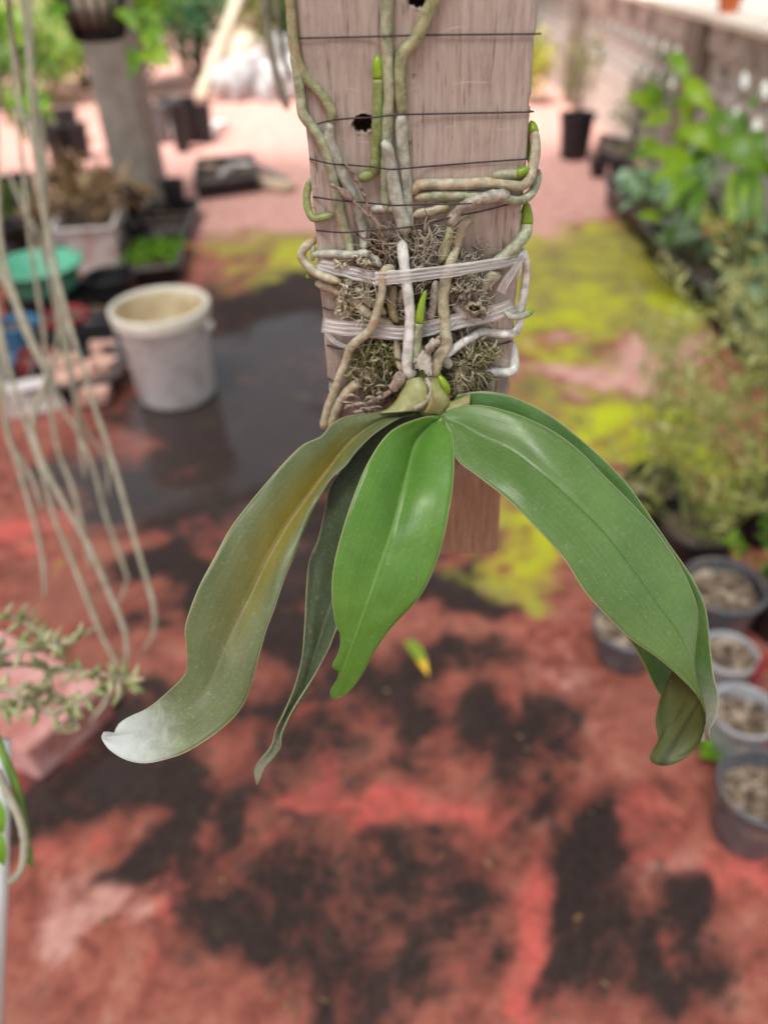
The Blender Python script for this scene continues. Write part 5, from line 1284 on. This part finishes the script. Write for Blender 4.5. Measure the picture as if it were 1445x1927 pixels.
# teal basket and coloured pots
tg = G(70, 500, .22)
t = thing('plastic_basin', 'turquoise plastic basin at the left behind the dangling roots', 'basin', (tg[0], tg[1], .12))
rr = 82 * zdepth(tg) / FPX; mb = MB()
mb.lathe([(0, 0), (rr * .72, 0), (rr * .76, .01), (rr * .95, .10), (rr * 1.04, .105), (rr * 1.04, .115), (rr * .93, .112), (rr * .72, .015), (0, .012)], 36, t.location); mb.obj('basin_body', M['teal'], t)
mb = MB(); mb.lathe([(rr * .80, .028), (rr * .815, .030), (rr * .835, .040), (rr * .82, .042)], 36, t.location); mb.obj('rib', M['teal'], t)
mb = MB(); mb.box((tg[0], tg[1], .06), (rr * 1.5, rr * 1.3, .118)); tag(mb.obj('crate', M['black'], smooth=False), 'upturned black crate under the turquoise basin', 'crate')
for lab, px, py, w, h, m in (('blue pot in front of the turquoise basin', 28, 605, 80, .12, 'bluep'), ('dark red pot beside the blue pot', 120, 590, 84, .11, 'redp'), ('small blue pot at the left picture edge', -10, 680, 70, .10, 'bluep'), ('small red pot in front of the blue pot', 62, 668, 70, .09, 'redp')):
    pot(lab, px, py, w, h, m, 'soil', chips=0)
bt_, bc = tray('black tray of broken bricks left of the bucket', [(60, 775), (225, 748), (238, 640), (110, 650)], .08, 'black', None)
for i, (px, py, s, a) in enumerate(((150, 715, (.15, .10, .07), .3), (195, 690, (.12, .08, .06), -.5), (120, 690, (.11, .09, .07), 1.0), (178, 740, (.10, .07, .05), .1), (200, 655, (.1, .08, .06), .8))):
    g = G(px, py, .05); mb = MB(); mb.box((g[0], g[1], .018 + s[2] / 2), s, Matrix.Rotation(a, 3, 'Z') @ Matrix.Rotation(.15 * (i - 2), 3, 'Y'), .008)
    ob = mb.obj('brick', M['brick'], smooth=False); bv = ob.modifiers.new('b', 'BEVEL'); bv.width = .006; bv.segments = 2
    tag(ob, ('largest salmon brick piece in the middle of the black tray', 'salmon brick piece near the right side of the black tray', 'salmon brick piece at the left side of the black tray', 'smallest salmon brick piece at the front of the black tray', 'salmon brick piece at the back of the black tray')[i], 'brick', 'broken bricks in the tray')
mb = MB(); g = G(60, 745, .05); mb.box((g[0], g[1], .05), (.18, .08, .1), Matrix.Rotation(.4, 3, 'Z'), .01)
ob = mb.obj('foam_block', M['foam'], smooth=False); tag(ob, 'white foam offcut leaning on the tray of bricks', 'foam block')
# black pots stacked farther back
for lab, px, py, w, h in (('black nursery pot in the far left cluster, nearest the post', 138, 232, 46, .24), ('black nursery pot in the far left cluster, middle one', 98, 236, 44, .24), ('black nursery pot in the far left cluster, rear one', 120, 205, 44, .24), ('grey-black nursery pot in the far left cluster, left one', 60, 215, 46, .22), ('black nursery pot at the left edge behind the roots', 30, 330, 60, .2), ('black nursery pot beside the foam box', 20, 420, 70, .18), ('black nursery pot behind the foam box', 78, 395, 64, .18)):
    pot(lab, px, py, w, h, 'black', 'soil', chips=0, group='black nursery pots on the left')
for lab, px, py, r, H, m in (('bright green leafy plant above the far left pots', 100, 200, .38, .85, L_BRIGHT), ('loose green plant at the far left edge', 20, 235, .4, .8, L_GREEN), ('low green weed beside the far left pots', 70, 255, .2, .35, L_BRIGHT), ('dry brown plant in front of the post', 180, 395, .22, .3, L_DRY)):
    g = G(px, py); shrub(lab, (g[0], g[1], 0.0), r, H, 420, .09, .035, m)
# tray with scraps and planks on the pink floor
T2, c2 = tray('black tray of scraps on the pink floor', [(372, 378), (488, 362), (478, 322), (378, 330)], .10, 'black', 'soil')
for i in range(5):
    mb = MB(); p = c2 + Vector((random.uniform(-.15, .15), random.uniform(-.1, .1), .10 + .012 * i)); mb.box(p, (.16, .04, .012), Matrix.Rotation(random.uniform(0, 3), 3, 'Z') @ Matrix.Rotation(random.uniform(-.3, .3), 3, 'Y'), .004)
    tag(mb.obj('wood_scrap', M['wood'] if i % 2 else M['foam'], smooth=False), None, 'scrap', 'scraps in the black tray')['label'] = ('white foam scrap at the bottom of the black tray on the pink floor', 'short wood scrap low in the black tray on the pink floor', 'white foam scrap in the middle of the black tray on the pink floor', 'tan wood scrap lying across the black tray on the pink floor', 'topmost white foam scrap in the black tray on the pink floor')[i]
def plank(label, a, b, w, th, mat='wood', name='plank'):
    a, b = Vector(a), Vector(b); d = (b - a); q = d.to_track_quat('X', 'Z').to_matrix(); mb = MB()
    mb.box((a + b) / 2, (d.length, w, th), q, .004); return tag(mb.obj(name, M[mat] if isinstance(mat, str) else mat, smooth=False), label, name)
plank('orange-tan plank lying beside the black scrap tray', G(478, 338, .03), G(548, 352, .03), .11, .03)
plank('thin grey stick lying across the pink floor', G(455, 300, .06), G(540, 335, .02), .025, .02, 'conc', 'stick')
plank('white foam slab lying on the pink floor', G(330, 236, .05), G(418, 242, .04), .24, .07, 'foam', 'foam_slab')
e = G(378, 192); plank('long pale timber leaning among the debris at the back', (e[0], e[1], .03), Y(478, -80, e[1] + .9), .12, .05, nmat('cream_timber', (.36, .29, .21), (.48, .41, .31), 5, .7))
for lab, px, pt_, pxt, w, mat_ in (('thin reddish pole standing at the back left', 350, 135, 322, .09, nmat('red_pole', (.30, .20, .15), (.42, .30, .24), 5, .8)), ('thin grey pole standing at the back beside the timber', 372, 132, 392, .08, 'conc'), ('pale pink trunk at the far left back', 95, 130, 60, .16, nmat('pink_trunk', (.45, .36, .33), (.6, .5, .46), 5, .8))):
    g = G(px, pt_); h = top_at(g, -120); plank(lab, (g[0], g[1], 0), (Y(pxt, -60, g[1])[0], g[1], max(1.2, h)), w, w, mat_, 'pole')
# heap of grey pots and white sacks behind
for i in range(9):
    px, py = 275 + (i % 5) * 26 + random.uniform(-6, 6), 196 - (i // 5) * 14
    pot('dusty grey pot in the heap behind the post, %s' % ('nearest the post', 'second from the post', 'third from the post', 'fourth from the post', 'farthest right in front', 'rear row, nearest the post', 'rear row, second', 'rear row, third', 'rear row, farthest right')[i], px, py, 34, .22 + .05 * (i % 3), 'grey' if i % 2 else 'black', None, group='heap of grey pots at the back')
mSk = nmat('white_sack', (.30, .30, .31), (.52, .51, .51), 6, .6, bump=.6, bscale=12, bdist=.03)
for i, (px, py, s) in enumerate(((440, 196, .30), (480, 190, .36), (520, 196, .30), (555, 190, .3), (470, 165, .40), (530, 160, .42))):
    g = G(px, py); mb = MB(); mb.blob((g[0], g[1] + .2, s * .5), (s * .55, s * .45, s * .62), 3, .3)
    tag(mb.obj('plastic_sack', mSk if i != 4 else nmat('tan_sack', (.5, .42, .3), (.66, .56, .42), 6, .7, bump=.5, bscale=12, bdist=.03)), ('crumpled white sack at the left of the back heap', 'crumpled white sack second in the back heap', 'crumpled white sack third in the back heap', 'crumpled white sack against the board edge at the back', 'tan sack on top of the back heap', 'large white sack behind the heap')[i], 'sack', 'sacks heaped at the back')
# trees and hedge at the back
GN = 'shrubs and trees at the back'
for lab, px, py, r, H, m, n in (
        ('low light green bush at the far left corner of the picture', -4.6, 9.2, .75, 1.1, L_GREEN, 1300), ('bright green bush left of the post at the back', -3.7, 8.8, .75, 1.1, L_BRIGHT, 1300),
        ('pale green bush right behind the post', -2.95, 9.4, .7, 1.1, L_PALE, 1100), ('green bush behind the grey pot heap', -2.3, 9.0, .7, 1.2, L_BRIGHT, 1300),
        ('blue-green bush behind the leaning timber', -1.75, 9.6, .8, 1.5, varleaf('foliage_blue_green', [(0, (.04, .14, .05)), (.6, (.10, .28, .12)), (1, (.2, .42, .2))]), 1500), ('pale bush behind the sacks', -1.1, 9.8, .8, 1.3, L_PALE, 1300),
        ('dark green bush just left of the board top', -.5, 9.5, .7, 1.4, L_DARK, 1100), ('green bush just right of the board top', 1.15, 8.6, .4, 1.2, L_GREEN, 900)):
    shrub(lab, (px, py, 0), r, H, n * 2, .10, .045, m, 'bush', group=GN)
# light back wall closing the yard
bw = thing('back_wall', 'pale perforated wall closing the far end right of the board', 'wall', (1.0, 9.35, 0))
mb = MB(); mb.box((.85, 9.41, .55), (2.15, .1, 1.1)); mb.obj('wall_body', nmat('back_wall', (.17, .165, .17), (.26, .255, .26), 5, .85), bw, smooth=False)
mb = MB(); mb.box((.85, 9.41, 1.13), (2.2, .2, .06)); mb.obj('coping', M['conc'], bw, smooth=False)

# fallen leaf on the floor
t = thing('fallen_leaf', 'yellow-green fallen leaf lying on the red floor below the orchid', 'leaf', G(785, 1240))
mb = MB(); strap_leaf(mb, G(766, 1205, .012), G(806, 1272, .010), .030, (0, 0, 1), .12, 10)
tl = NT('fallen_leaf'); vv = tl.coord('Object'); gsx = tl.new('ShaderNodeSeparateXYZ'); tl.link(vv, gsx.inputs[0])
tl.link(tl.mix(tl.sstep(gsx.outputs[1], -.02, -.035), (.20, .30, .02), (.80, .50, .02)), tl.b.inputs['Base Color'])
mb.obj('blade', tl.m, t)
mb = MB()
for k in range(46):
    g = G(random.uniform(100, 1350), random.uniform(980, 1920), .006); mb.leafquad(g, (random.gauss(0, 1), random.gauss(0, 1), .1), (0, 0, 1), random.uniform(.006, .022), random.uniform(.003, .009), .08)
tag(mb.obj('leaf_litter', L_DRY), 'tiny brown leaf scraps scattered over the red floor', 'litter', kind='stuff')
